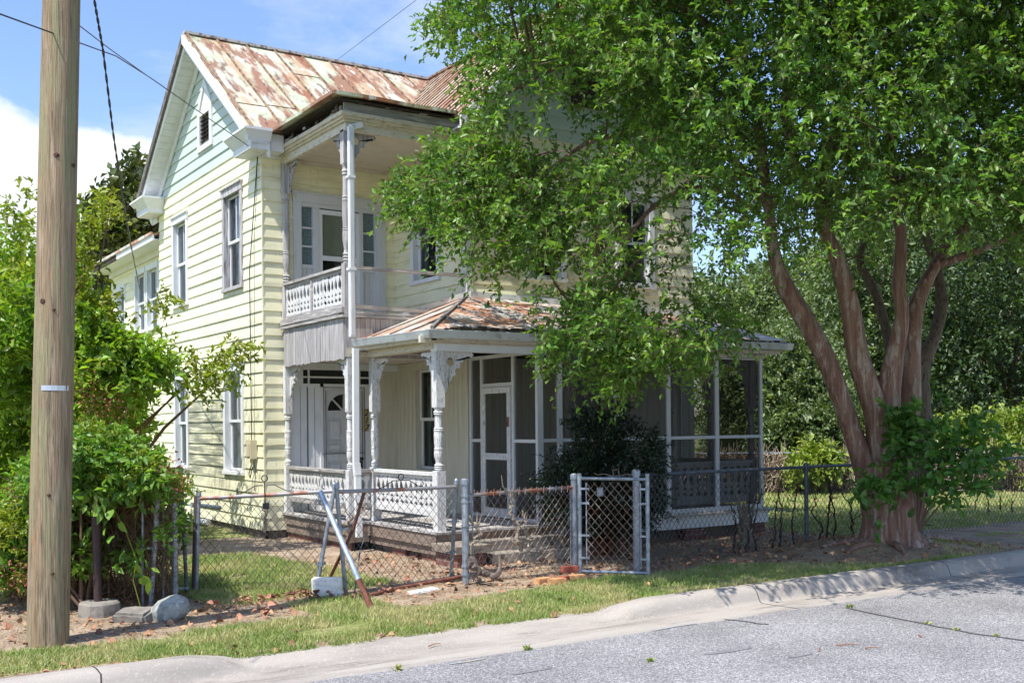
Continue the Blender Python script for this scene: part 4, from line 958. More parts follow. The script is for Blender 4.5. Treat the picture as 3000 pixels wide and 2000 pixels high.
# ================================================================== GROUND
def dirt_amount(x, y):
    n = mnoise.noise(Vector((x * .9, y * .9, 3.3))) * .45 + mnoise.noise(Vector((x * 3.1, y * 3.1, 1.3))) * .22
    d_ = 0.0
    def band(v, lo, hi, s=.25): return max(0, min(1, (v - lo) / s + .5)) * max(0, min(1, (hi - v) / s + .5))
    yb = y + n * .45
    lo = 9.95
    if x > 6.3: lo = 9.95 + min(.35, (x - 6.3) * .2)
    if x > 10.2: lo = 10.3 - min(1.7, (x - 10.2) * .8)
    hi = 11.25 if x < 4.3 else (10.0 if x < 5.2 else 11.5)
    if x < 5.2 and x >= 4.3: lo = 10.9; hi = 11.3
    if x >= 6.0: hi = 15.2
    if x > 14.2: hi = 11.6
    d_ = max(d_, band(yb, lo, hi))
    d_ = max(d_, band(yb, 15.6 if x > 4 else 17, 17.6) * band(x + n * .6, 4.4, 15))          # bare strip by the house
    d_ = max(d_, band(x + n * .5, 6.0 - max(0, (y - 12.5)) * .12, 7.6) * band(yb, 11.3, 18))
    if x < 3.6: d_ = max(d_, band(yb, 10.0, 16))
    if x < 3.2: d_ = max(d_, band(yb, 8.8, 9.1, .2))
    d_ = max(d_, band(y, 8.8, 9.0 + n * .35, .15) * .85 if x < 8 else 0)
    return min(1, max(0, d_))
def ground_z(x, y):
    z = .02 * mnoise.noise(Vector((x * .8, y * .8, 9)))
    r = math.hypot(x - 13.1, (y - 10.1) * 1.3)
    z += .20 * math.exp(-(r / 1.3) ** 2)
    if y < 8.86: z = -.22
    elif y < 9.2: z = z * (y - 8.86) / .34 - .004
    if 2.2 < x < 8 and 8.86 < y < 9.7: z -= .065 * max(0, 1 - (y - 8.86) / .8) * (1 - max(0, abs(x - 5) - 1.9) / 1.1)
    return z
gx = sorted(set([-400, -150, -60, -25, -12] + [round(-6 + i * .14, 3) for i in range(190)] + [21, 23, 26, 30, 36, 45, 60, 90, 150, 400]))
gy = sorted(set([-400, -100, -30, -6, 0, 7.9, 8.4, 8.84, 8.87] + [round(8.9 + i * .13, 3) for i in range(75)] + [19.5, 21, 23, 26, 30, 36, 45, 60, 90, 150, 500]))
V = []; att = []
for y in gy:
    for x in gx:
        V.append((x, y, ground_z(x, y))); att.append(dirt_amount(x, y) if 8.8 < y < 19 and -6 < x < 21 else 0)
nx_ = len(gx); Fc = [(j * nx_ + i, j * nx_ + i + 1, (j + 1) * nx_ + i + 1, (j + 1) * nx_ + i) for j in range(len(gy) - 1) for i in range(nx_ - 1)]
me = bpy.data.meshes.new('ground'); me.from_pydata(V, [], Fc); at_ = me.attributes.new('bare', 'FLOAT', 'POINT'); at_.data.foreach_set('value', att)
me.polygons.foreach_set('use_smooth', [True] * len(me.polygons))
ground = bpy.data.objects.new('ground', me); COL.objects.link(ground); tag(ground, kind='structure')
m = bpy.data.materials.new('soil_and_lawn'); m.use_nodes = True; t = m.node_tree; p = t.nodes['Principled BSDF']; p.inputs['Roughness'].default_value = .95; p.inputs['Specular IOR Level'].default_value = .1
geo = N(t, 'ShaderNodeNewGeometry'); at2 = N(t, 'ShaderNodeAttribute'); at2.attribute_name = 'bare'
def tn(sc, det=8, rg=.65, st=(1, 1, 1)):
    mp = N(t, 'ShaderNodeMapping'); mp.inputs['Scale'].default_value = st; L(t, geo.outputs['Position'], mp.inputs[0])
    n = N(t, 'ShaderNodeTexNoise'); n.inputs['Scale'].default_value = sc; n.inputs['Detail'].default_value = det; n.inputs['Roughness'].default_value = rg; L(t, mp.outputs[0], n.inputs['Vector']); return n.outputs['Fac']
def ramp(f, stops):
    r = N(t, 'ShaderNodeValToRGB'); L(t, f, r.inputs[0]); e = r.color_ramp.elements
    while len(e) < len(stops): e.new(.5)
    for i, (po, c_) in enumerate(stops): e[i].position = po; e[i].color = c_
    return r.outputs[0]
g1 = ramp(tn(1.1), [(.3, (.17, .22, .06, 1)), (.5, (.27, .30, .10, 1)), (.62, (.42, .39, .19, 1)), (.75, (.30, .31, .12, 1))])
g2 = ramp(tn(28), [(.3, (.4, .4, .4, 1)), (.7, (1.25, 1.25, 1.2, 1))])
gm_ = N(t, 'ShaderNodeMixRGB', blend_type='MULTIPLY'); gm_.inputs[0].default_value = 1; L(t, g1, gm_.inputs[1]); L(t, g2, gm_.inputs[2])
d1 = ramp(tn(2.2), [(.3, (.25, .19, .14, 1)), (.5, (.40, .315, .235, 1)), (.66, (.52, .43, .33, 1))])
d2 = ramp(tn(45, 6, .8), [(.3, (.35, .33, .3, 1)), (.5, (.9, .88, .85, 1)), (.68, (1.6, 1.5, 1.35, 1))])
dm = N(t, 'ShaderNodeMixRGB', blend_type='MULTIPLY'); dm.inputs[0].default_value = 1; L(t, d1, dm.inputs[1]); L(t, d2, dm.inputs[2])
ed = N(t, 'ShaderNodeMath', operation='ADD'); L(t, at2.outputs['Fac'], ed.inputs[0])
en = N(t, 'ShaderNodeMapRange'); L(t, tn(9), en.inputs[0]); en.inputs[1].default_value = .3; en.inputs[2].default_value = .7; en.inputs[3].default_value = -.35; en.inputs[4].default_value = .35; L(t, en.outputs[0], ed.inputs[1])
mr = N(t, 'ShaderNodeMapRange'); L(t, ed.outputs[0], mr.inputs[0]); mr.inputs[1].default_value = .35; mr.inputs[2].default_value = .65
mx = N(t, 'ShaderNodeMixRGB'); L(t, mr.outputs[0], mx.inputs[0]); L(t, gm_.outputs[0], mx.inputs[1]); L(t, dm.outputs[0], mx.inputs[2]); L(t, mx.outputs[0], p.inputs['Base Color'])
b = N(t, 'ShaderNodeBump'); b.inputs['Distance'].default_value = .03; L(t, tn(30), b.inputs['Height']); L(t, b.outputs[0], p.inputs['Normal'])
me.materials.append(m)

# road with speckled asphalt, cracks and paint marks
def asphalt():
    m = bpy.data.materials.new('asphalt'); m.use_nodes = True; t = m.node_tree; p = t.nodes['Principled BSDF']; p.inputs['Roughness'].default_value = .8; p.inputs['Specular IOR Level'].default_value = .25
    geo = N(t, 'ShaderNodeNewGeometry')
    def tn(sc, det=5, rg=.6, st=(1, 1, 1), typ='ShaderNodeTexNoise'):
        mp = N(t, 'ShaderNodeMapping'); mp.inputs['Scale'].default_value = st; L(t, geo.outputs['Position'], mp.inputs[0])
        n = N(t, typ); n.inputs['Scale'].default_value = sc
        if typ == 'ShaderNodeTexNoise': n.inputs['Detail'].default_value = det; n.inputs['Roughness'].default_value = rg
        L(t, mp.outputs[0], n.inputs['Vector']); return n
    v = tn(95, typ='ShaderNodeTexVoronoi')
    hs = N(t, 'ShaderNodeSeparateColor'); L(t, v.outputs['Color'], hs.inputs[0])
    r = N(t, 'ShaderNodeValToRGB'); L(t, hs.outputs[0], r.inputs[0]); e = r.color_ramp.elements
    e[0].position = .0; e[0].color = (.12, .115, .118, 1); e[1].position = 1; e[1].color = (.52, .50, .49, 1); e.new(.45).color = (.235, .23, .232, 1); e.new(.75).color = (.30, .29, .29, 1)
    lg = N(t, 'ShaderNodeMapRange'); L(t, tn(.9, 6).outputs['Fac'], lg.inputs[0]); lg.inputs[1].default_value = .3; lg.inputs[2].default_value = .7; lg.inputs[3].default_value = .78; lg.inputs[4].default_value = 1.15
    mu = N(t, 'ShaderNodeMixRGB', blend_type='MULTIPLY'); mu.inputs[0].default_value = 1; L(t, r.outputs[0], mu.inputs[1]); L(t, lg.outputs[0], mu.inputs[2])
    st = N(t, 'ShaderNodeMapRange'); L(t, tn(1.3, 6, .7, (1, 1, 1)).outputs['Fac'], st.inputs[0]); st.inputs[1].default_value = .66; st.inputs[2].default_value = .72; st.inputs[4].default_value = .6
    mx = N(t, 'ShaderNodeMixRGB'); L(t, st.outputs[0], mx.inputs[0]); L(t, mu.outputs[0], mx.inputs[1]); mx.inputs[2].default_value = (.13, .13, .14, 1)
    L(t, mx.outputs[0], p.inputs['Base Color'])
    b = N(t, 'ShaderNodeBump'); b.inputs['Distance'].default_value = .0025; L(t, v.outputs['Distance'], b.inputs['Height']); L(t, b.outputs[0], p.inputs['Normal'])
    return m
RZ0 = -.12
c = MB()
for i in range(30):
    x0 = -60 + i * 6
    for (ya, yb, za, zb_) in ((-6, 3, RZ0 + .02, RZ0 + .06), (3, 8.0, RZ0 + .06, RZ0)): c.quad((x0, ya, za), (x0 + 6, ya, za), (x0 + 6, yb, zb_), (x0, yb, zb_))
tag(c.build('road', asphalt()), kind='structure')
# concrete gutter pan + kerb swept along x, dropping at the driveway
GUT = mat('gutter_concrete', srgb(166, 158, 148), .85, [(srgb(140, 132, 124), (.5, 1.5, 1), 1.6, .45, .65, .8), (srgb(96, 88, 82), (.35, 2.2, 1), 2.6, .56, .68, .6), (srgb(190, 182, 172), I3, 40, .55, .68, .6), (srgb(205, 170, 150), I3, 20, .64, .7, .5)], bump=(I3, 60, .003))
def kerb_h(x):
    e0 = 3.05; e1 = 6.95
    if x <= e0 - .45 or x >= e1 + .55: return 1.
    if e0 <= x <= e1: return 0.
    t = (e0 - x) / .45 if x < e0 else (x - e1) / .55
    return max(0, t) ** .55
xs = [-40, -20, -8] + [-4 + i * .08 for i in range(330)] + [24, 30, 45, 80]
def sweep(xs, prof):
    c = MB(); rows = []
    for x in xs:
        rows.append(len(c.v)); c.v += [(x, y, z) for y, z in prof(x)]
    k = len(prof(xs[0]))
    for a, b in zip(rows[:-1], rows[1:]):
        for i in range(k - 1): c.f.append((a + i, b + i, b + i + 1, a + i + 1)); c.m.append(0)
    return c
def gp(x):
    w_ = .004 * mnoise.noise(Vector((x * 2, 0, 0)))
    h = kerb_h(x); 
    edge = 7.97 + .02 * mnoise.noise(Vector((x * 1.3, 5, 0)))
    flat = [(edge, RZ0 - .03), (edge + .004, RZ0 + .006), (8.3, RZ0 - .006 + w_), (8.5, RZ0 - .012)]
    up = [(8.53, RZ0 - .005), (8.555, RZ0 + .03), (8.58, RZ0 + .09), (8.61, RZ0 + .135), (8.66, RZ0 + .158), (8.74, RZ0 + .162), (8.82, RZ0 + .158), (8.86, RZ0 + .14), (8.87, -.2)]
    dn = [(8.53, RZ0 - .004), (8.56, RZ0 + .0), (8.6, RZ0 + .008), (8.64, RZ0 + .016), (8.70, RZ0 + .028), (8.78, RZ0 + .045), (8.86, RZ0 + .058), (8.93, RZ0 + .062), (8.94, -.2)]
    return flat + [(a[0] * h + b[0] * (1 - h), a[1] * h + b[1] * (1 - h) + (w_ if i < 7 else 0)) for i, (a, b) in enumerate(zip(up, dn))]
tag(sweep(xs, gp).build('kerb', GUT, smooth=True), kind='structure')
c = MB()
for jx in (-1.2, 1.9, 8.95, 12.45, 15.5):      # joints and cracks in the kerb
    pr_ = gp(jx)[1:-1]; pts = [(jx + .03 * mnoise.noise(Vector((y * 9, jx, 0))) + (.05 if jx > 8 else 0) * (y - 8.4), y, z + .003) for y, z in pr_]
    for a, b in zip(pts[:-1], pts[1:]): c.quad(Vector(a) - Vector((.006, 0, 0)), Vector(a) + Vector((.006, 0, 0)), Vector(b) + Vector((.006, 0, 0)), Vector(b) - Vector((.006, 0, 0)))
tag(c.build('kerb_joint', mat('dark_crack', srgb(58, 54, 50), .9)), kind='structure')
def groundstrip(name, pts, w, m_, z):
    c = MB()
    for a, b in zip(pts[:-1], pts[1:]):
        a = Vector(a); b = Vector(b); d_ = (b - a).normalized(); n_ = Vector((-d_.y, d_.x)) * w / 2
        c.quad((*(a - n_), z(a)), (*(a + n_), z(a)), (*(b + n_), z(b)), (*(b - n_), z(b)))
    o = c.build(name, m_); tag(o, kind='structure'); return o
rzf = lambda a: (RZ0 + (8.0 - a.y) / 5 * .06) + .006
crk = [onZ(u, v, -.1).xy for u, v in ((2480, 1776), (2540, 1790), (2580, 1799), (2640, 1812), (2700, 1824), (2745, 1835), (2800, 1845), (2850, 1857), (2910, 1865), (2960, 1873), (3040, 1885))]
groundstrip('road_crack', crk, .035, mat('tar_crack', srgb(88, 86, 86), .8), rzf)
groundstrip('road_crack', [onZ(u, v, -.11).xy for u, v in ((2120, 1811), (2180, 1817), (2220, 1825), (2250, 1827))], .03, MATS['tar_crack'], rzf)
def blot(u, v, lx, ly, seed, colr):
    q = onZ(u, v, -.11); c = MB(); pts = []
    for k in range(40):
        a = 2 * math.pi * k / 40; r_ = 1 + .45 * mnoise.noise(Vector((math.cos(a) * 1.5, math.sin(a) * 1.5, seed))) + .2 * mnoise.noise(Vector((math.cos(a) * 5, math.sin(a) * 5, seed)))
        x = q.x + math.cos(a) * lx * r_; y = q.y + math.sin(a) * ly * r_; pts.append((x, y, RZ0 + (8.0 - y) / 5 * .06 + .0045))
    c.quad(*pts); o = c.build('road_stain', colr); tag(o, kind='structure')
STN = mat('old_oil_stain', srgb(118, 116, 118), .8, [(srgb(158, 154, 156), I3, 70, .46, .6, .8), (srgb(92, 90, 92), I3, 5, .5, .65, .5)])
blot(2130, 1908, .30, .05, 1.5, STN); blot(2340, 1925, .14, .02, 4.5, STN); blot(1560, 1965, .2, .03, 7.5, STN)
for (u, v, l, a) in ((2450, 1895, .22, -.5), (2400, 1912, .16, .6), (2535, 1905, .12, -.4), (2700, 1870, .1, .9), (1255, 1895, .15, .2)):
    q = onZ(u, v, -.11); q.z = RZ0 + (8 - q.y) / 5 * .06 + .008 if q.y < 8 else -.1
    c = MB(); e = q + Vector((math.cos(a) * l, math.sin(a) * l, .004)); m3 = q.lerp(e, .5) + Vector((0, .015, .006)); c.tube([q, m3, e], [.006, .005, .003], 5)
    tag(c.build('fallen_twig', mat('fallen_twig_wood', srgb(150, 100, 78), .9)), 'dry twig on the ' + ('asphalt' if u > 1500 else 'concrete gutter') + {2450: ' near the long crack, thickest of the twigs', 2400: ', lowest left of the thick twig', 2535: ', small and right of the thick twig', 2700: ', tiny one below the middle of the long crack', 1255: ''}[u], 'twig')
BLUEP = mat('faded_blue_paint', srgb(140, 156, 170), .8, [(srgb(158, 152, 145), I3, 14, .40, .52, .95)])
groundstrip('blue_paint_mark', [onZ(u, v, -.115).xy for u, v in ((1316, 1944), (1370, 1937), (1418, 1928))], .04, BLUEP, rzf)
groundstrip('blue_paint_mark', [onZ(u, v, -.115).xy for u, v in ((1915, 1846), (1990, 1832), (2040, 1825))], .03, BLUEP, rzf)

# ------------------------------------------------------------------ grass blades and leaf litter
def blades(n, x0, x1, y0, y1, hgt, accept, far=False):
    X = rng.uniform(x0, x1, n); Y = rng.uniform(y0, y1, n)
    ok = np.array([accept(a, b) for a, b in zip(X, Y)]); X = X[ok]; Y = Y[ok]; n = len(X)
    Zg = np.array([ground_z(a, b) for a, b in zip(X, Y)])
    h = hgt * (.5 + .9 * rng.random(n)); a = rng.uniform(0, 2 * np.pi, n); w_ = (.0035 if not far else .012) * (1 + rng.random(n))
    dx = np.cos(a) * w_; dy = np.sin(a) * w_; lx = rng.normal(size=n) * h * .5; ly = rng.normal(size=n) * h * .5
    V = np.stack([np.stack([X - dx, Y - dy, Zg], 1), np.stack([X + dx, Y + dy, Zg], 1), np.stack([X + lx, Y + ly, Zg + h], 1)], 1).reshape(-1, 3)
    return V, np.arange(n * 3).reshape(-1, 3)
acc = lambda x, y: random.random() > dirt_amount(x, y) * 1.05 and mnoise.noise(Vector((x * 2.3, y * 2.3, 0))) > -.45 + random.random() * .3
G = [blades(150000, 1.0, 13.5, 8.9, 11.2, .045, acc), blades(90000, 3.0, 7.5, 11.1, 17.2, .05, acc), blades(16000, 14.0, 26, 11.4, 27, .07, lambda x, y: True, True), blades(9000, 13, 24, 8.9, 10.6, .05, lambda x, y: mnoise.noise(Vector((x * 1.5, y * 1.5, 4))) > .1)]
G.append(blades(26000, 1.0, 13.0, 8.9, 16.5, .085, lambda x, y: mnoise.noise(Vector((x * 4.3, y * 4.3, 8))) > .22 and random.random() > dirt_amount(x, y)))
G.append(blades(7000, 2.5, 13.5, 8.86, 8.98, .06, lambda x, y: mnoise.noise(Vector((x * 3, 0, 8))) > -.2))
V_, T_ = merge(G)
gr = tris_object('grass', V_, T_, GRASS); tag(gr, kind='stuff')
# litter: dry leaves
n = 1500; P = []; 
while len(P) < n:
    x = random.uniform(.5, 15); y = random.uniform(8.9, 14)
    da = dirt_amount(x, y)
    if random.random() < .05 + .5 * da * (1.0 if x > 6.5 or x < 5 else .6): P.append((x, y, ground_z(x, y) + .015))
heap = [(onZ(u, v)) for u, v in ((860, 1755), (900, 1748), (925, 1752), (880, 1745), (700, 1765), (740, 1768), (780, 1760), (1040, 1752), (1140, 1740), (640, 1790), (780, 1800))]
for h in heap:
    for k in range(11): P.append((h.x + random.gauss(0, .07), h.y + random.gauss(0, .06), .02 + random.random() * .05))
P = np.array(P); D = rng.normal(size=(len(P), 3)); D[:, 2] *= .35
V1, T1 = big_leaf_mesh(P, D, .03 + .06 * rng.random(len(P)), .9, .6, .25)
tag(tris_object('leaf_litter', V1, T1, DEADLEAF), kind='stuff')
# straw and twigs on the bare soil
n = 16000; X = rng.uniform(1, 15, n * 2); Y = rng.uniform(8.95, 14.5, n * 2); ok = np.array([random.random() < dirt_amount(a, b) for a, b in zip(X, Y)])
X = X[ok][:n]; Y = Y[ok][:n]; n = len(X); Zg = np.array([ground_z(a, b) for a, b in zip(X, Y)]) + .006
a = rng.uniform(0, 6.28, n); l = .02 + .05 * rng.random(n)
A = np.stack([X, Y, Zg + rng.random(n) * .01], 1); B = A + np.stack([np.cos(a) * l, np.sin(a) * l, rng.random(n) * .012], 1)
Vt, Qt = twig_mesh(A, B, .003)
tag(tris_object('straw_litter', Vt, Qt, mat('dry_straw', srgb(196, 166, 124), .9, [(srgb(120, 92, 70), I3, 5, .45, .6, .9)], island=.4)), kind='stuff')

# ================================================================== UTILITY POLE
pb = onZ(137, 1885)
pole = thing('utility_pole', (pb.x, pb.y, 0), 'thick weathered wooden utility pole leaning slightly at the left', 'utility pole')
pt_ = at(178, 0, 9.6); top = Vector(pb) + (pt_ - Vector(pb)) * 1.9
c = MB(); n = 40
for_pts = [Vector((pb.x, pb.y, -.3)).lerp(top, i / n) for i in range(n + 1)]
c.tube(for_pts, [.176 - .035 * i / n for i in range(n + 1)], 28, wob=.03)
c.build('post', POLE, pole, smooth=True)
fwd = Vector((-math.sin(YAW), -math.cos(YAW), 0))
def pole_pt(u, v, o=0):
    q = at(u, v, 9.35); t_ = (q.z + .3) / (top.z + .3); cc = Vector((pb.x, pb.y, -.3)).lerp(top, t_)
    r_ = .176 - .035 * t_; dirv = Vector((0, 0, EYE)) - cc; dirv.z = 0; dirv.normalize(); side = Vector((math.cos(YAW), -math.sin(YAW), 0))
    off = (q - cc).dot(side); off = max(-r_ * .95, min(r_ * .95, off))
    dep = math.sqrt(max(1e-6, r_ * r_ - off * off)); f2 = Vector((-math.sin(YAW), -math.cos(YAW), 0))
    return cc + side * off + f2 * (dep + o)
c = MB(); us = [117, 130, 145, 160, 175, 186]
for a, b in zip(us[:-1], us[1:]):
    p0, p1, p2, p3 = pole_pt(a, 1128, .004), pole_pt(b, 1128, .004), pole_pt(b, 1143, .004), pole_pt(a, 1143, .004); c.quad(p0, p1, p2, p3)
c.build('metal_band', mat('thin_aluminium_tag', srgb(200, 205, 215), .3, metal=.6), pole)
c = MB()
for (u, v, s) in ((153, 448, .03), (119, 880, .03), (150, 905, .018), (207, 470, .02), (140, 1450, .02), (150, 1680, .018)):
    q = pole_pt(u, v, -.008); c.tube([q, q + fwd * .018], [s, s * .5], 9)
c.build('knot', mat('dark_wood_knot', srgb(84, 60, 44), .9, [(srgb(50, 36, 28), I3, 30, .5, .6, .8)]), pole)
# overhead wires
def wire(pts, r, label, sag=0, mat_=BLACKI, twist=False):
    c = MB(); P = []
    for i in range(len(pts) - 1):
        for k in range(12):
            t_ = k / 12; P.append(Vector(pts[i]).lerp(Vector(pts[i + 1]), t_) + Vector((0, 0, -sag * 4 * t_ * (1 - t_))))
    P.append(Vector(pts[-1]))
    if twist:
        for ph in (0, math.pi):
            Q = []
            for i in range(len(P) * 4 - 3):
                a = P[i // 4].lerp(P[min(i // 4 + 1, len(P) - 1)], (i % 4) / 4); an = i * .42 + ph
                Q.append(a + Vector((math.cos(an), math.sin(an), 0)) * r * .7)
            c.tube(Q, r * .7, 5)
    else: c.tube(P, r, 5)
    o = c.build('overhead_wire', mat_, smooth=True); tag(o, label, 'wire', 'overhead wires')
hk = onX(755, 447, HX - .05)
wire([at(-300, -35, 7.0), at(0, 42, 8), at(340, 165, 12), at(440, 228, 14.2), hk], .007, 'thin service wire running from the left edge to the house corner', .0)
wire([at(225, 70, 9.8), at(320, 143, 12), at(442, 230, 14.2)], .006, 'thin wire from behind the pole joining the service wire at the gable')
wire([at(255, -250, 8.6), at(276, 0, 9), at(302, 150, 9.7), at(330, 380, 11), at(356, 560, 13), at(380, 700, 16), at(410, 850, 22)], .009, 'twisted black cable dropping steeply beside the utility pole', 0, twist=True)
wire([at(1240, -15, 30), at(980, 182, 40)], .008, 'faint distant wire in the sky above the main roof')

# ================================================================== FENCES
def chainlink(mb, p, q, z0, z1, pitch=.1, r=.0034, zt=None, zb=None, slack=0):
    """two sets of straight diagonal wires clipped to the panel"""
    p = Vector((p[0], p[1], 0)); q = Vector((q[0], q[1], 0)); Ln = (q - p).length; d_ = (q - p) / Ln; nn = Vector((-d_.y, d_.x, 0)); H = z1 - z0
    k = -int(H / pitch) - 1
    while k * pitch < Ln:
        for sg in (1, -1):
            s0 = k * pitch if sg == 1 else k * pitch + H; a = (s0, 0.); b = (s0 + sg * H * .86, H)
            if sg == -1: a = (k * pitch + H * .86, 0.); b = (k * pitch, H)
            (sa, za), (sb, zb_) = a, b
            pts = []
            lo, hi = 0., 1.
            ds = sb - sa
            if ds > 0: lo = max(lo, (0 - sa) / ds); hi = min(hi, (Ln - sa) / ds)
            else: lo = max(lo, (Ln - sa) / ds); hi = min(hi, (0 - sa) / ds)
            if hi - lo > .01:
                m_ = max(1, int((hi - lo) * 6))
                for i in range(m_ + 1):
                    t_ = lo + (hi - lo) * i / m_; s = sa + ds * t_; z = z0 + H * t_
                    w_ = slack * mnoise.noise(Vector((s * 1.5, z * 1.5, p.x)))
                    P_ = p + d_ * (s + w_) + nn * (w_ * 1.5 + sg * r * 1.1); P_.z = z + w_; pts.append(P_)
                mb.tube(pts, r, 3, caps=False)
        k += 1
    return mb
def post(x, y, h, r, m_, parent, lean=(0, 0), cap=True, name='post'):
    c = MB(); b_ = Vector((x, y, -.05)); t_ = Vector((x + lean[0], y + lean[1], h)); c.tube([b_, t_], r, 12)
    if cap: c.tube([t_ - Vector((0, 0, .01)), t_ + Vector((0, 0, .05)), t_ + Vector((0, 0, .065))], [r * 1.25, r * 1.2, r * .7], 12)
    return c.build(name, m_, parent, smooth=False)
# left big post beside the opening
FY_ = 11.0
P0 = onZ(1365, 1712); P1 = onZ(1684, 1674); P2 = onZ(1866, 1676); P3 = onZ(1905, 1682); P4_ = onZ(2338, 1597); P5 = onZ(2728, 1568)
mid = thing('chain_link_fence', (P0.x, P0.y, 0), 'rusty chain link fence panel between two thick posts before the porch steps', 'fence', 'chain link fence panels')
o = post(P0.x, P0.y, 1.19, .042, GALV, mid)
c = MB()
for z_ in (.12, .22, .70, .98, 1.05): c.tube([(P0.x, P0.y, z_ - .012), (P0.x, P0.y, z_ + .012)], .052, 12); c.box(P0.x + .04, P0.x + .10, P0.y - .012, P0.y + .012, z_ - .012, z_ + .012)
c.build('band', GALV, o)
post(P1.x, P1.y, 1.19, .04, GALV, mid)
c = MB(); c.tube([(P0.x + .08, P0.y, 1.055), (P1.x - .04, P1.y, 1.08)], .021, 10)
k = 0
while P0.x + .12 + k * .092 < P1.x: x_ = P0.x + .12 + k * .092; c.tube([(x_, P0.y, 1.03), (x_ + .012, P0.y, 1.12)], .005, 4); k += 1
c.build('top_rail', mat('rusty_galvanised_rail', srgb(150, 148, 150), .5, [(srgb(150, 92, 66), (1.2, 1.2, 1.2), 3, .5, .6, .9)], metal=.35), mid)
chainlink(MB(), P0.xy, P1.xy, .02, 1.1) if False else chainlink(c := MB(), (P0.x + .06, P0.y), (P1.x - .03, P1.y), .02, 1.1, slack=.012).build('wire_mesh', WIRER, mid)
c = MB(); c.tube([(P0.x + .1, P0.y - .01, .03), (P0.x + .09, P0.y - .01, 1.0)], .008, 5); c.build('tension_bar', GALV, mid); c = MB(); c.tube([(P1.x - .07, P1.y - .01, .03), (P1.x - .07, P1.y - .01, 1.05)], .008, 5); c.build('tension_bar', GALV, mid)
# pedestrian gate
G0 = onZ(1700, 1684); G1 = onZ(1899, 1690)
gate = thing('pedestrian_gate', (G0.x, G0.y, 0), 'narrow chain link gate with a small blank square plate and bent scroll on top', 'gate')
c = MB(); gz0, gz1 = .05, 1.21
c.tube([G0 + Vector((0, 0, gz0 - .03)), G0 + Vector((0, 0, gz1 + .06))], .026, 12); c.tube([G1 + Vector((0, 0, gz0 - .04)), G1 + Vector((0, 0, gz1 + .06))], .026, 12)
c.tube([G0 + Vector((0, 0, gz0)), G1 + Vector((0, 0, gz0))], .021, 10); c.tube([G0 + Vector((0, 0, gz1)), G1 + Vector((0, 0, gz1 - .01))], .021, 10)
dg = (G1 - G0).normalized()
for q, s in ((G0, 1), (G1, -1)):
    c.tube([q + dg * s * .085 + Vector((0, 0, gz0 + .05)), q + dg * s * .085 + Vector((0, 0, gz1 - .06))], .008, 6)
    for z_ in (.22, .5, .9, 1.08): c.beam(q + Vector((0, -.02, z_)), q + dg * s * .11 + Vector((0, -.02, z_)), .01, .025)
c.build('frame', GALV, gate)
chainlink(c := MB(), (G0 + dg * .08).xy, (G1 - dg * .08).xy, gz0 + .03, gz1 - .05).build('wire_mesh', WIRER, gate)
c = MB(); q = onY(1757, 1440, G0.y - .03); c.box(q.x - .045, q.x + .045, q.y - .012, q.y, q.z - .055, q.z + .055); pl = c.build('sign_plate', mat('grey_plate', srgb(150, 158, 172), .4), gate)
c = MB(); c.box(q.x - .028, q.x + .028, q.y - .016, q.y - .013, q.z - .035, q.z + .035); c.build('plate_face', mat('pale_plate', srgb(176, 182, 192), .4), pl)
c = MB(); sc_ = [onY(u, v, G0.y) for u, v in ((1745, 1387), (1740, 1385), (1752, 1391), (1765, 1388), (1780, 1389), (1795, 1395), (1798, 1388), (1794, 1378), (1802, 1375), (1812, 1374), (1813, 1384), (1815, 1396), (1832, 1388), (1848, 1389), (1862, 1397))]
c.tube(sc_, .005, 5); c.build('scroll', WIRER, gate)
# right hand fence
rf = thing('chain_link_fence', (P2.x, P2.y, 0), 'long shaded chain link fence running behind the crape myrtle to the right edge', 'fence', 'chain link fence panels')
post(P2.x, P2.y, 1.24, .045, GALV, rf)
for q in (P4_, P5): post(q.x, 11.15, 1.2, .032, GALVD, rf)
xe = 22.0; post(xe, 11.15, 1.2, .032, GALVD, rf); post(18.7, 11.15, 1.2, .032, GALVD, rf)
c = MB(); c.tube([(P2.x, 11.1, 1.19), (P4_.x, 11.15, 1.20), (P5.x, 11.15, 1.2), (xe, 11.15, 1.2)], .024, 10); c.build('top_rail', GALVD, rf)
chainlink(c := MB(), (P2.x, P2.y), (P4_.x, 11.15), .02, 1.2, slack=.02).build('wire_mesh', WIRE, rf)
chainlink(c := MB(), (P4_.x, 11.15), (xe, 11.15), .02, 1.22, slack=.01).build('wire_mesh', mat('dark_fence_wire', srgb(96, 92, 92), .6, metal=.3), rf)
# right leaf of the double gate: leaning frame
def leaf_gate(bl, br, tl, tr, label, rails=True, rust=True, mesh=True, curl=None):
    g_ = thing('gate_leaf', (bl.x, bl.y, 0), label, 'gate', 'sagging driveway gate leaves')
    for p_, q in ((bl, tl), (br, tr)): c = MB(); c.tube([p_, q], .024, 12); c.tube([q, q + Vector((0, 0, .05)), q + Vector((0, 0, .07))], [.03, .028, .012], 10); c.build('upright', GALV, g_)
    c = MB(); c.tube([tl + Vector((0, 0, -.03)), tl.lerp(tr, .5) + Vector((0, 0, -.035)), tr + Vector((0, 0, -.03))], .022, 12); c.build('top_rail', MATS['rusty_galvanised_rail'], g_)
    if mesh:
        pp = bl.lerp(br, .0); z0 = .04
        chainlink(c := MB(), (bl.lerp(tl, .5)).xy, (br.lerp(tr, .5)).xy, z0, min(tl.z, tr.z) - .04, slack=.035).build('wire_mesh', WIRE, g_)
    return g_
tl2 = onY(986, 1432, 11.12); tr2 = onY(1337, 1418, 11.15); bl2 = onZ(1013, 1738); br2 = onZ(1321, 1700)
lg2 = leaf_gate(bl2, br2, tl2, tr2, 'right gate leaf of grey pipe with iron scroll, before the white balustrade')
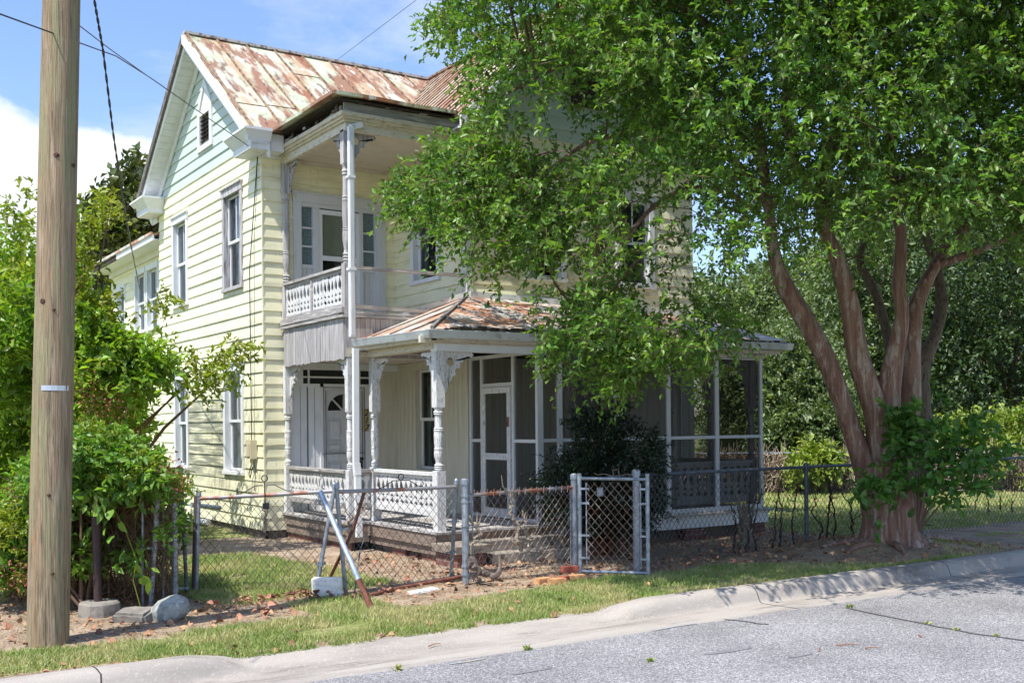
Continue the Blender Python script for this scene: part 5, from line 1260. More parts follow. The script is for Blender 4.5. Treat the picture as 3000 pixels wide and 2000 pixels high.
def scroll(parent, c0, w_, h, dirv, tall=.11):
    c = MB(); d_ = Vector(dirv).normalized()
    ring = [c0 + d_ * .035 * math.sin(a) + Vector((0, 0, tall - .035 * math.cos(a))) for a in [2 * math.pi * k / 14 for k in range(15)]]
    c.tube([c0 + Vector((0, 0, -.03)), c0 + Vector((0, 0, .02)), ring[0]], .007, 5); c.tube(ring, .007, 5)
    for s in (-1, 1):
        pts = [c0 + Vector((0, 0, .07)) + d_ * s * .02, c0 + d_ * s * w_ * .35 + Vector((0, 0, .07)), c0 + d_ * s * w_ * .75 + Vector((0, 0, .0)), c0 + d_ * s * w_ * .95 + Vector((0, 0, -.01)), c0 + d_ * s * w_ + Vector((0, 0, .03)), c0 + d_ * s * w_ * .93 + Vector((0, 0, .045))]
        c.tube(pts, .006, 5)
    c.build('scroll', BLACKI, parent)
m2 = tl2.lerp(tr2, .52); scroll(lg2, m2 + Vector((0, 0, .0)), .3, .1, tr2 - tl2)
c = MB()
for t_ in (.62, .3): q = br2.lerp(tr2, t_); c.tube([q - Vector((0, 0, .02)), q + Vector((0, 0, .02))], .034, 10); c.box(q.x - .1, q.x + .06, q.y - .01, q.y + .01, q.z - .01, q.z + .01)
q = bl2.lerp(tl2, .62); c.tube([q - Vector((0, 0, .02)), q + Vector((0, 0, .02))], .034, 10); c.box(q.x - .05, q.x + .1, q.y - .01, q.y + .01, q.z - .012, q.z + .012)
c.build('hinge', GALV, lg2)
tl1 = onX(588, 1456, 3.83); bl1 = onZ(571, 1722); br1 = onZ(924, 1738); tr1 = onY(980, 1430, 11.3)
bl1 = Vector((3.80, 12.35, 0)); tl1 = Vector((3.84, 12.35, 1.10))
lg1 = leaf_gate(bl1, br1, tl1, tr1, 'left gate leaf with dark rusted post and iron scroll, opening onto the lawn')
m1 = tl1.lerp(tr1, .49); scroll(lg1, m1 + Vector((0, 0, .01)), .33, .1, tr1 - tl1, .15)
c = MB(); c.tube([m1 + Vector((-.01, -.03, .0)), m1 + Vector((-.01, -.035, -.12))], .006, 5); c.box(m1.x - .035, m1.x + .035, m1.y - .05, m1.y - .02, m1.z - .19, m1.z - .12); c.build('padlock', BLACKI, lg1)
c = MB(); q = br1.lerp(tr1, .28); c.tube([q - Vector((0, 0, .02)), q + Vector((0, 0, .02))], .034, 10); c.box(q.x - .06, q.x + .06, q.y - .01, q.y + .01, q.z - .01, q.z + .02); c.build('hinge', GALV, lg1)
c = MB(); c.tube([Vector((3.78, 12.37, -.03)), Vector((3.82, 12.37, 1.1))], .03, 12); c.build('dark_post', mat('dark_rusted_pipe', srgb(84, 74, 72), .7, [(srgb(110, 60, 46), (3, 3, 3), 3, .5, .6, .8)]), lg1)
# left grouping of posts
for (u, v, r, h, lean, lab, m_) in (
    (513, 1762, .036, 1.35, (0, 0), 'thick straight galvanised post at the edge of the vine thicket', GALV),
    (440, 1777, .028, 1.3, (.10, 0), 'leaning galvanised post half hidden in the vines', GALV),
    (548, 1742, .022, 1.45, (-.06, 0), 'slim bent galvanised post beside the dark gate post', GALVD)):
    q = onZ(u, v); pt_o = thing('metal_post', (q.x, q.y, 0), lab, 'post', 'loose fence posts'); post(q.x, q.y, h, r, m_, pt_o, lean, cap=False, name='pipe')
    c = MB(); z_ = .62 if r > .025 else .08; qq = q + Vector((lean[0] * z_ / h, 0, z_)); c.tube([qq - Vector((0, 0, .015)), qq + Vector((0, 0, .015))], r + .009, 12); c.beam(qq, qq + Vector((-.14, .02, 0)), .02, .022); c.tube([qq + Vector((-.12, .02, -.6)), qq + Vector((-.11, .02, .6))], .013, 6)
    c.build('clamp', GALV, pt_o)
q = onZ(288, 1800); dp = thing('brown_post', (q.x, q.y, 0), 'dark brown round post set in a round concrete footing', 'post')
c = MB(); c.tube([(q.x, q.y, .1), (q.x - .02, q.y, 1.2)], .041, 14); c.build('pipe', DARKPIPE, dp, smooth=False)
c = MB(); rr_ = [.0, .19, .2, .19, .17]; zz_ = [-.05, -.05, .05, .13, .15]
c.tube([(q.x, q.y - .02, z_) for z_ in (-.08, .05, .12, .14)], [.2, .195, .19, .175], 20, wob=.18); c.build('footing', CONCD, dp)
def rough_block(name, cen, sx, sy, sz, rot, m_, label, cat, tilt=0, bev=.015, group=None, seed=0):
    import bmesh
    bm = bmesh.new(); bmesh.ops.create_cube(bm, size=1)
    bmesh.ops.scale(bm, vec=(sx, sy, sz), verts=bm.verts); bmesh.ops.bevel(bm, geom=bm.edges[:], offset=bev, segments=2, affect='EDGES')
    bmesh.ops.subdivide_edges(bm, edges=bm.edges[:], cuts=2, use_grid_fill=True)
    for v_ in bm.verts: v_.co += Vector((1, 1, 1)) * mnoise.noise(v_.co * 12 + Vector((seed, 0, 0))) * bev * .5
    me_ = bpy.data.meshes.new(name); bm.to_mesh(me_); bm.free(); me_.materials.append(m_)
    o = bpy.data.objects.new(name, me_); COL.objects.link(o); o.location = cen; o.rotation_euler = (tilt, 0, rot); tag(o, label, cat, group); return o
WBLK = mat('white_painted_block', srgb(228, 226, 220), .8, [(srgb(180, 176, 168), I3, 20, .55, .65, .6)], bump=(I3, 60, .004))
a_ = onZ(935, 1752); b_ = onZ(1018, 1753)
rough_block('concrete_block', ((a_.x + b_.x) / 2, a_.y + .06, .105), .33, .12, .22, -.48, WBLK, 'white painted block standing in the grass under the crossed gate pipes', 'block')
a_ = onZ(1240, 1735); rough_block('concrete_slab', (a_.x, a_.y, .012), .42, .16, .04, .3, WBLK, 'flat white slab strip sunk in the soil below the rusty pipe', 'slab')
a_ = onZ(395, 1820); rough_block('concrete_chunk', (a_.x, a_.y, .05), .34, .26, .13, -.7, CONCD, 'flat broken concrete chunk lying left of the boulder', 'concrete block', tilt=.12, bev=.025)
# boulder
import bmesh
q = onZ(498, 1815); bm = bmesh.new(); bmesh.ops.create_icosphere(bm, subdivisions=4, radius=1)
for v_ in bm.verts:
    f_ = 1 + .16 * mnoise.noise(v_.co * 1.3 + Vector((5, 2, 1))) + .05 * mnoise.noise(v_.co * 4)
    v_.co = Vector((v_.co.x * .185, v_.co.y * .15, v_.co.z * .15)) * f_; v_.co.x += v_.co.z * .35; v_.co.z = max(v_.co.z, -.1)
me_ = bpy.data.meshes.new('boulder'); bm.to_mesh(me_); bm.free(); me_.materials.append(mat('grey_green_stone', srgb(158, 160, 152), .8, [(srgb(120, 126, 122), I3, 9, .48, .6, .8), (srgb(196, 194, 186), I3, 22, .58, .66, .7)], bump=(I3, 25, .01)))
me_.polygons.foreach_set('use_smooth', [True] * len(me_.polygons))
o = bpy.data.objects.new('boulder', me_); COL.objects.link(o); o.location = (q.x, q.y, .09); o.rotation_euler = (0, 0, -.5); tag(o, 'rounded grey green boulder beside the fence posts', 'rock')
# bricks
bq = onZ(1662, 1690)
for (u, v, z_, rot, m_, lab) in ((1590, 1708, .03, .5, BRICKO, 'flat orange brick, leftmost of the loose bricks by the gate'), (1632, 1712, .04, .1, BRICKO, 'orange tan brick in front of the stacked red one'), (1690, 1700, .035, .1, BRICKO, 'orange brick under the red brick, nearest the gate'), (1648, 1704, .03, .7, BRICK, 'red brick half buried behind the front orange brick'), (1670, 1694, .115, .05, BRICK, 'dark red brick on top of the small brick pile')):
    q = onZ(u, v); rough_block('brick', (q.x, q.y, z_), .21, .10, .075, rot - .3, m_, lab, 'brick', bev=.008, group='loose bricks by the gate', seed=u)
# crossing pipes
def pipe_thing(name, pts, r, m_, label, cat='pipe', second=None):
    o = thing(name, pts[0], label, cat); c = MB(); c.tube(pts, r, 12); c.build('pipe', m_, o, smooth=False)
    if second: c = MB(); c.tube(second, r * 1.06, 12); c.build('rusty_end', RUST, o)
    return o
pa = onY(938, 1440, 10.95); pe = onZ(1088, 1783); pm = pa.lerp(pe, .76)
pipe_thing('leaning_pipe', [pa, pm], .03, GALVB, 'bright galvanised pipe with rusty lower end leaning across the gate leaves', second=[pm, pe])
pipe_thing('rusty_brace_pipe', [onY(1068, 1436, 11.2), onY(1035, 1550, 11.35), onZ(960, 1705)], .02, RUST, 'thin rusty pipe leaning behind the galvanised pipe')
pipe_thing('fallen_pipe', [onZ(1075, 1752) + Vector((0, 0, .03)), onZ(1180, 1727) + Vector((0, 0, .03)), onZ(1350, 1700) + Vector((0, 0, .05))], .021, RUST, 'rusty pipe lying on the soil between the gate posts')
c = MB(); c.tube([onZ(1038, 1740), onY(1055, 1610, 11.5), onY(1070, 1570, 11.5), onY(1082, 1568, 11.5)], .008, 6); tag(c.build('hooked_rod', GALVD), 'thin hooked metal rod standing in the lawn behind the gates', 'rod')
q0 = onX(560, 1478, 4.0); pipe_thing('short_pipe', [q0, onX(645, 1487, 4.4)], .03, GALV, 'short open ended pipe sticking out of the vines')
pipe_thing('slanted_pipe', [onZ(-30, 1680) + Vector((0, 0, .25)), at(0, 1648, 11.0), at(52, 1608, 11.2)], .028, GALV, 'grey pipe slanting out of the vines left of the pole')
pipe_thing('fallen_tube', [onZ(540, 1530) + Vector((0, 0, .07)), onZ(610, 1541) + Vector((0, 0, .07))], .06, mat('white_pvc', srgb(215, 216, 214), .5), 'short white tube lying by the house foundation') 
# steps and side blocks
st = thing('porch_steps', (8.3, 12.6, 0), 'low worn concrete steps leading to the open porch bay', 'steps')
STEP = mat('stained_step_concrete', srgb(158, 150, 138), .9, [(srgb(100, 94, 86), (1, 1, 1), 2.0, .42, .62, .9), (srgb(60, 56, 52), (1, 1, 2), 4, .56, .66, .8)], bump=(I3, 25, .008))
for i, (y0, z_) in enumerate(((12.5, .29), (12.15, .15))):
    c = MB(); c.box(7.72, 9.35, y0, 12.8 if i == 0 else 12.5, -.05, z_); c.build('step', STEP, st)
s2 = thing('side_slab', (7.4, 12.4, 0), 'thick weathered slab on bricks left of the porch steps', 'slab')
c = MB(); c.box(7.15, 7.7, 12.15, 12.8, .19, .29); c.build('slab_top', mat('pitted_slab', srgb(150, 138, 124), .9, [(srgb(98, 88, 80), I3, 4, .45, .6, .8)], bump=(I3, 18, .012)), s2); c = MB(); c.box(7.2, 7.64, 12.2, 12.78, -.05, .187); c.build('brick_base', BRICKP, s2)
s3 = thing('brick_pedestal', (9.6, 12.4, 0), 'low brick pedestal with concrete cap right of the porch steps', 'pedestal')
c = MB(); c.box(9.3, 10.15, 12.1, 12.65, .27, .36); c.build('cap', CONCD, s3); c = MB(); c.box(9.38, 10.05, 12.17, 12.6, -.05, .268); c.build('brick_base', BRICKP, s3)
# dead vines
def gnarl(name, pts, r0, label, m_=DEADW, side=6, seed=1, cat='dead vine', group=None):
    random.seed(seed); P = [Vector(p) for p in pts]; Q = []
    for a, b in zip(P[:-1], P[1:]):
        for k in range(5): t_ = k / 5; Q.append(a.lerp(b, t_) + Vector([random.gauss(0, .012) for _ in range(3)]))
    Q.append(P[-1]); c = MB(); n = len(Q); c.tube(Q, [r0 * (1 - .6 * i / n) * random.uniform(.75, 1.3) for i in range(n)], 7, wob=.3)
    for k in range(side):
        i = random.randrange(2, n - 1); d_ = Vector((random.gauss(0, 1), random.gauss(0, .4), random.uniform(-.2, 1.3))).normalized(); ln = random.uniform(.08, .28)
        a = Q[i]; b = a + d_ * ln * .5 + Vector((random.gauss(0, .02), 0, 0)); e = b + Vector((d_.x * .3, d_.y, d_.z + .6)).normalized() * ln * .5
        c.tube([a, b, e], [r0 * .5, r0 * .33, r0 * .16], 5)
    return tag(c.build(name, m_), label, cat, group)
fy = P0.y - .03
gnarl('dead_vine', [onY(1490, 1435, fy), onY(1502, 1480, fy), onY(1500, 1510, fy), onY(1518, 1545, fy), onY(1515, 1580, fy), onY(1527, 1610, fy)][::-1], .026, 'dead forked vine hanging in the rusty fence panel', seed=3, side=9)
gnarl('dead_vine', [onY(1540, 1500, fy), onY(1535, 1540, fy), onY(1545, 1585, fy), onY(1552, 1620, fy)][::-1], .018, 'second dead vine stem right of the forked one in the panel', seed=4, side=4)
gnarl('dead_vine', [onZ(1382, 1690) + Vector((0, 0, .15)), onY(1385, 1640, fy), onY(1378, 1590, fy), onY(1408, 1565, fy), onY(1375, 1510, fy)], .028, 'tangled dead vine clinging to the thick gate post', seed=5, side=12)
gnarl('vine_stump', [onY(1380, 1640, fy - .05), onY(1395, 1665, fy - .12), onY(1425, 1685, fy - .2), onY(1462, 1682, fy - .25)], .06, 'thick broken dead stump beside the base of the gate post', m_=mat('dark_grey_stump', srgb(118, 106, 98), .95, [(srgb(70, 60, 54), I3, 6, .45, .6, .8)], bump=(I3, 12, .02)), seed=6, side=3, cat='stump')
gnarl('dead_vine', [onY(1520, 1670, fy), onY(1560, 1650, fy), onY(1620, 1618, fy)], .011, 'thin dry stick caught low in the rusty panel', seed=8, side=3)
gnarl('dead_vine', [onY(1010, 1540, 11.5), onY(1030, 1520, 11.4), onY(1060, 1500, 11.4), onY(1075, 1480, 11.4)], .022, 'grey dead branch behind the crossed gate pipes', seed=9, side=4)
random.seed(11)
for i, (u, h, sd_) in enumerate(((2215, .9, 1), (2265, 1.1, 2), (2285, .8, 3), (2330, .95, 4), (2397, .7, 5), (2418, 1.15, 6), (2438, 1.0, 7), (2500, .75, 8), (2150, .7, 12), (2185, 1.0, 13))):
    b_ = onY(u, 1590, 11.1); b_.z = .02
    gnarl('dead_vine', [b_, b_ + Vector((random.gauss(0, .05), 0, h * .35)), b_ + Vector((random.gauss(0, .09), 0, h * .7)), b_ + Vector((random.gauss(0, .12), 0, h))], .016, ('dark dead vine in the shaded fence, ' + ['third', 'fifth', 'sixth', 'seventh', 'eighth', 'ninth', 'tenth', 'last before the crape myrtle', 'nearest', 'second'][i] + (' from the porch corner' if i != 7 and i != 8 else (' trunk' if i == 7 else ' the porch corner'))), m_=DEADD, seed=sd_ * 7, side=7, group='dead vines in the shaded fence')
q = onZ(2180, 1610); gnarl('vine_root', [Vector((q.x, 11.4, .0)), Vector((q.x + .05, 11.4, .3)), Vector((q.x - .1, 11.35, .55))], .10, 'knotted clump of dead vine wood at the foot of the screened porch', seed=21, side=16)
gnarl('dead_vine', [onY(2195, 1560, 11.05), onY(2170, 1500, 11.05), onY(2160, 1440, 11.05), onY(2125, 1395, 11.05)], .014, 'long pale dead vine climbing the fence before the porch corner', seed=22, side=6)
for i, u in enumerate((2860, 2895, 2930, 2965)):
    b_ = onY(u, 1470 + 8 * (i % 2), 11.1); gnarl('dead_vine', [b_ - Vector((0, 0, .13)), b_, b_ + Vector((.02, 0, .12))], .012, 'short dark vine remnant in the right fence, ' + ['first', 'second', 'third', 'fourth'][i] + ' after the crape myrtle', m_=DEADD, seed=40 + i, side=2, group='vine remnants in the right fence')
gnarl('dead_sapling', [onX(775, 1555, 6.5), onX(778, 1500, 6.5), onX(778, 1475, 6.52)], .03, 'dead grey stem standing against the house corner', seed=31, side=1)

# ================================================================== VEGETATION
random.seed(5); rng = np.random.default_rng(5)
def limb(parent, pts, rad, m_=BARK, name='limb', n=12, wob=.22, sub=5):
    P = [Vector(p) for p in pts]; Q = []; Rr = []
    for i in range(len(P) - 1):
        p0 = P[max(i - 1, 0)]; p1 = P[i]; p2 = P[i + 1]; p3 = P[min(i + 2, len(P) - 1)]
        for k in range(sub):
            t = k / sub; t2 = t * t; t3 = t2 * t
            Q.append(.5 * ((2 * p1) + (p2 - p0) * t + (2 * p0 - 5 * p1 + 4 * p2 - p3) * t2 + (3 * p1 - p0 - 3 * p2 + p3) * t3)); Rr.append(rad[i] + (rad[i + 1] - rad[i]) * t)
    Q.append(P[-1]); Rr.append(rad[-1])
    c = MB(); c.tube(Q, Rr, n, wob=wob); c.build(name, m_, parent, smooth=True); return Q
base = onZ(2605, 1590, .15)
myr = thing('crape_myrtle', (base.x, base.y, 0), 'huge multi trunk crape myrtle with smooth cinnamon bark shading the house front', 'tree')
w0 = 15.5
def A_(u, v, w=w0): return at(u, v, w)
skel = []
tr = [(A_(2605, 1598), .52), (A_(2605, 1560), .43), (A_(2610, 1500), .385), (A_(2610, 1440), .38), (A_(2600, 1390), .36), (A_(2600, 1350), .33)]
skel += limb(myr, [p for p, r in tr], [r for p, r in tr], name='trunk', n=26, wob=.35)
for pts, rad, m_ in (
    ([(2585, 1500), (2545, 1400), (2500, 1275), (2423, 1059), (2347, 918), (2290, 820), (2262, 715), (2250, 600), (2225, 400), (2200, 255), (2160, 83), (2100, -100)], [.22, .2, .16, .15, .14, .13, .10, .09, .08, .07, .05, .03], BARK),
    ([(2590, 1440), (2580, 1300), (2560, 1180), (2515, 1050), (2490, 900), (2455, 770), (2420, 680), (2408, 574), (2430, 440), (2470, 300), (2480, 120), (2500, -60)], [.25, .23, .20, .16, .15, .14, .11, .10, .09, .08, .06, .04], BARK),
    ([(2620, 1440), (2612, 1300), (2600, 1180), (2618, 1050), (2640, 930), (2632, 829), (2640, 700), (2625, 600), (2610, 400), (2600, 200), (2560, 0)], [.24, .23, .19, .145, .12, .11, .09, .085, .07, .055, .03], BARK),
    ([(2655, 1400, 15.7), (2665, 1200, 15.8), (2670, 1000, 15.8), (2690, 880, 15.9), (2740, 780, 16), (2810, 690, 16.2), (2880, 606, 16.4), (2995, 529, 16.8), (3120, 420, 17), (3300, 300, 17)], [.2, .17, .14, .12, .10, .09, .07, .06, .045, .03], BARK),
    ([(2690, 1450, 16.1), (2700, 1250, 16.3), (2700, 1080, 16.4), (2740, 980, 16.6), (2760, 880, 16.8), (2735, 760, 17), (2700, 640, 17), (2720, 480, 17), (2760, 300, 17)], [.19, .16, .14, .11, .10, .09, .075, .06, .04], BARKG),
    ([(2620, 1100, 16.6), (2600, 980, 16.9), (2560, 850, 17.2), (2520, 760, 17.4), (2560, 640, 17.6), (2600, 500, 17.6)], [.1, .09, .085, .07, .05, .03], BARKG),
    ([(2430, 446), (2500, 420), (2570, 370), (2640, 330), (2720, 280), (2800, 200)], [.06, .055, .045, .04, .03, .02], BARK),
    ([(2225, 300, 15.4), (2150, 160, 15), (2060, 60, 14.6), (1960, 10, 14.2), (1850, -60, 14)], [.07, .06, .05, .04, .03], BARK),
    ([(2060, 60, 14.6), (2000, 150, 14.4), (1930, 190, 14.3), (1850, 130, 14.2), (1750, 150, 14), (1650, 190, 13.8), (1550, 240, 13.6), (1440, 300, 13.4)], [.05, .05, .045, .045, .035, .03, .022, .014], BARK),
    ([(2250, 600, 15.4), (2150, 470, 15), (2060, 400, 14.7), (1960, 400, 14.5), (1850, 390, 14.2), (1720, 420, 13.9), (1600, 500, 13.7), (1450, 540, 13.5), (1320, 560, 13.4)], [.07, .06, .05, .045, .04, .03, .025, .015, .01], BARK),
    ([(2255, 650, 15.4), (2120, 560, 15), (1990, 560, 14.5), (1880, 640, 14), (1790, 780, 13.7), (1740, 900, 13.4), (1735, 1000, 13.2)], [.05, .045, .035, .03, .022, .016, .01], BARK),
    ([(2408, 574), (2330, 480, 15), (2300, 300, 14.5), (2330, 100, 14), (2380, -100, 13.5)], [.07, .06, .05, .04, .03], BARK),
    ([(2740, 780, 16), (2900, 720, 15.5), (3050, 640, 15), (3250, 560, 14.5)], [.06, .05, .04, .03], BARK),
    ([(2625, 560, 15.3), (2800, 300, 14.5), (2900, 100, 14), (3000, -100, 13.5)], [.06, .05, .04, .03], BARK)):
    P_ = [A_(*p) for p in pts]; skel += limb(myr, P_, [q * .9 for q in rad], m_)
# surface roots
for (du, dv, l) in ((-240, 25, 0), (-150, 40, 0), (160, 15, 0), (270, -10, 0), (60, 45, 0)):
    e = onZ(2600 + du, 1600 + dv); b_ = Vector((base.x, base.y, .22)); mid_ = b_.lerp(e, .5); mid_.z = .08 + ground_z(mid_.x, mid_.y) * .6; e.z = ground_z(e.x, e.y) - .02
    limb(myr, [b_, b_.lerp(e, .25) + Vector((0, 0, -.05)), mid_, e], [.15, .09, .05, .012], BARK, name='root', n=9, wob=.5)
D2 = lambda L_: [(a * 1.2755, b * 1.2755) for a, b in L_]
crown_poly = D2([(985, 30), (1040, -10), (1040, -700), (2900, -700), (2900, 640), (2352, 590), (2250, 600), (2170, 565), (2080, 590), (2000, 620), (1900, 590), (1850, 620), (1800, 575), (1740, 550), (1690, 620), (1600, 550), (1590, 630), (1650, 680), (1710, 720), (1720, 770), (1640, 780), (1640, 830), (1610, 830), (1580, 790), (1500, 810), (1475, 880), (1440, 885), (1405, 875), (1370, 830), (1300, 810), (1260, 760), (1220, 680), (1175, 630), (1150, 655), (1115, 610), (1080, 610), (1050, 560), (1000, 530), (965, 500), (930, 480), (900, 475), (895, 460), (920, 410), (990, 395), (1040, 330), (1100, 310), (1100, 240), (1075, 190), (1105, 160), (1060, 120), (1030, 90)])
def rej(P):
    x, y, z = P[:, 0], P[:, 1], P[:, 2]
    r = (y > 14.3) & (x < 15) & (z < 10.5)
    r |= (y > 12.2) & (z < 4.0) & (x < 14.6)
    r |= (y > 12.45) & (x < 14.3) & (z < 4.4)
    r |= (x < 7.6) & (y > 13.2)
    rr_ = P[:, 0] * math.cos(YAW) - P[:, 1] * math.sin(YAW); ww_ = P[:, 0] * math.sin(YAW) + P[:, 1] * math.cos(YAW)
    U_ = 1500 + F * rr_ / ww_; V_ = 1240 - F * (P[:, 2] - EYE) / ww_ - .0095 * (rr_ / ww_) * F
    thin = in_poly(U_, V_, [(1840, 500), (2060, 500), (2140, 680), (2140, 960), (2000, 1010), (1860, 900)]) | in_poly(U_, V_, [(1360, 800), (1560, 840), (1640, 960), (1480, 1010), (1330, 960)])
    thin |= in_poly(U_, V_, [(1380, 700), (1560, 560), (1700, 560), (1740, 860), (1650, 960), (1500, 900)])
    thin |= in_poly(U_, V_, [(2250, 700), (2950, 560), (2950, 780), (2600, 800), (2280, 860)])
    mid2 = in_poly(U_, V_, [(1480, 240), (1800, 150), (1860, 420), (1650, 560), (1480, 480)])
    lim = (in_poly(U_, V_, [(2030, -50), (2300, -50), (2330, 420), (2280, 720), (2200, 700), (2170, 300), (2050, 120)]) | in_poly(U_, V_, [(2360, 420), (2520, 400), (2520, 900), (2380, 860)]) | in_poly(U_, V_, [(2560, 300), (2700, 300), (2780, 600), (2680, 900), (2580, 860)])) & (ww_ < 14.8)
    r |= lim & (rng.random(len(P)) < .66)
    k_ = rng.random(len(P)); r |= (thin & (k_ < .78)) | (mid2 & (k_ < .62))
    u = P[:, 0] * math.cos(YAW) - P[:, 1] * math.sin(YAW)
    r |= (np.linalg.norm((P - np.array([13.1, 9.6, 6.5])) / np.array([7.8, 7.0, 6.5]), axis=1) > 1)
    return r
SK = np.array([tuple(p) for p in skel])
def outward(C, c0=(13.1, 10.2, 5.0), k=1.0):
    D = C - np.array(c0); D /= np.linalg.norm(D, axis=1)[:, None]; return D * k
vis = [(a, b) for a, b in crown_poly]
def flat(P): return P * np.array([1, 1, 1.9])
_pc = clump_noise
clump_noise = lambda P, sc, seed=0: _pc(P * np.array([1, 1, 1.8]), sc, seed)
C1 = poly_centres(vis, 10.8, 17.5, 17500, sc=.8, thr=-.06, seed=2, reject=rej)
C1b = poly_centres(D2([(1420, -750), (2900, -750), (2900, 560), (2400, 520), (2000, 500), (1750, 480), (1560, 350), (1400, 150)]), 11.5, 19.0, 13000, sc=.6, thr=-.3, seed=4, reject=rej)
C1 = np.concatenate([C1, C1b])
# keep hanging fringe in front of the porch and the wing gable well filled
fr1 = D2([(1240, 760), (1330, 650), (1560, 640), (1660, 720), (1745, 760), (1745, 790), (1650, 790), (1655, 850), (1600, 830), (1500, 840), (1470, 900), (1400, 880), (1330, 850), (1260, 800)])
fr2 = D2([(885, 462), (920, 405), (1030, 335), (1100, 310), (1250, 360), (1350, 500), (1300, 600), (1180, 620), (1080, 580), (1010, 530), (950, 490)])
C2 = poly_centres(fr1, 11.9, 13.6, 360, sc=1.2, thr=.0, seed=5, reject=rej)
C3 = poly_centres(fr2, 12.6, 15.0, 650, sc=1.1, thr=-.02, seed=6, reject=lambda P: (P[:, 1] > 14.3))
CC = np.concatenate([C1, C2, C3])
clump_noise = _pc
V1, T1, tips = sprays(CC, outward(CC) * np.array([1, 1, .5]), 13, .36, .086, .75, .2)
i_ = rng.random(len(CC)) < .75
Vt, Qt = twig_mesh(CC[i_], tips[i_], .004)
tris_object('crown', V1, T1, LEAF, myr)
tris_object('twigs', Vt, Qt, mat('twig_bark', srgb(110, 88, 70), .9), myr)
# branchlets joining clumps to the limbs
c = MB(); sel = CC[rng.choice(len(CC), 420, replace=False)]
for q in sel:
    d2 = np.linalg.norm(SK - q, axis=1) + np.maximum(0, SK[:, 2] - q[2]) * .6
    j = int(np.argmin(d2)); a = Vector(SK[j]); b_ = Vector(q); ln = (b_ - a).length
    if ln > 2.6 or ln < .25: continue
    k1 = a.lerp(b_, .35) + Vector((random.gauss(0, .1), random.gauss(0, .1), .12 * ln)) * 1; k2 = a.lerp(b_, .7) + Vector((random.gauss(0, .08), random.gauss(0, .08), .10 * ln))
    c.tube([a, k1, k2, b_], [.008 + .006 * ln, .006 + .005 * ln, .007, .004], 5, caps=False)
c.build('branchlets', MATS['twig_bark'], myr, smooth=True)
# suckers and ivy at the trunk
ivy = thing('leafy_sapling', (base.x + .3, base.y - .3, 0), 'broad leaved sapling and ivy growing against the base of the crape myrtle', 'shrub')
pi1 = D2([(1960, 1140), (1985, 1075), (2060, 1060), (2090, 940), (2150, 900), (2130, 1010), (2240, 1000), (2300, 1070), (2240, 1120), (2180, 1180), (2130, 1150), (2060, 1190), (2010, 1200)])
C4 = poly_centres(pi1, 14.5, 15.6, 120, sc=2.2, thr=-.15)
pi2 = D2([(2090, 990), (2180, 960), (2290, 940), (2330, 1010), (2270, 1080), (2200, 1130), (2110, 1110), (2080, 1060)])
C5 = poly_centres(pi2, 14.6, 15.5, 70, sc=2, thr=-.1)
pi3 = D2([(2040, 950), (2070, 935), (2090, 1000), (2060, 1060), (2040, 1020)])
C6 = poly_centres(pi3, 14.9, 15.15, 60, sc=2, thr=-.3)
CC = np.concatenate([C4, C5, C6]); V1, T1, tips = sprays(CC, outward(CC, (13.1, 10.4, .6)), 8, .3, .125, .5, .1, True)
tris_object('foliage', V1, T1, LEAFI, ivy); Vt, Qt = twig_mesh(CC, tips, .004)
c = MB()
for (u, v) in ((2130, 1090 / 1.2755 * 1.2755), ): pass
for (u, v) in ((1838 + 1000 - 0, 1200), (2860, 1250), (2940, 1290), (2750, 1180), (2700, 1160)):
    e = at(u, v, 15.2); b_ = Vector((base.x + .15, base.y - .35, .3)); c.tube([b_, b_.lerp(e, .5) + Vector((0, 0, .12)), e], [.014, .009, .004], 6)
c.build('stem', MATS['twig_bark'], ivy)

def shrub(name, label, cat, polys, leafmat, lsz, per, tw, w, n, sc=1.2, thr=-.1, group=None, cen=None, stems=12, width=.5, seed=0, spread=.8, droop=.1, loc=None, rejf=None):
    allC = []
    for i, po in enumerate(polys):
        ww = w[i] if isinstance(w, list) else w; nn_ = n[i] if isinstance(n, list) else n
        allC.append(poly_centres(po, ww[0], ww[1], nn_, sc=sc, thr=thr, seed=seed + i, reject=rejf))
    C = np.concatenate(allC); ce = C.mean(0) if cen is None else np.array(cen); lo = C[:, 2].min()
    o = thing(name, (ce[0], ce[1], 0), label, cat, group)
    D = C - np.array([ce[0], ce[1], max(.2, lo)]); D /= np.linalg.norm(D, axis=1)[:, None]; D[:, 2] = D[:, 2] * .6 + .15
    V1, T1, tips = sprays(C, D, per, tw, lsz, spread, droop)
    tris_object('crown', V1, T1, leafmat, o)
    c = MB(); sel = C[rng.choice(len(C), min(stems, len(C)), replace=False)]
    for q in sel:
        b_ = Vector((ce[0] + random.gauss(0, .12), ce[1] + random.gauss(0, .12), -.02)); e = Vector(q); m_ = b_.lerp(e, .5) + Vector((random.gauss(0, .06), random.gauss(0, .06), (e.z) * .12)); L_ = (e - b_).length
        c.tube([b_, m_, e], [.010 + .006 * L_, .006 + .004 * L_, .004], 6, caps=False)
    c.build('stem', MATS['twig_bark'], o, smooth=True)
    return o
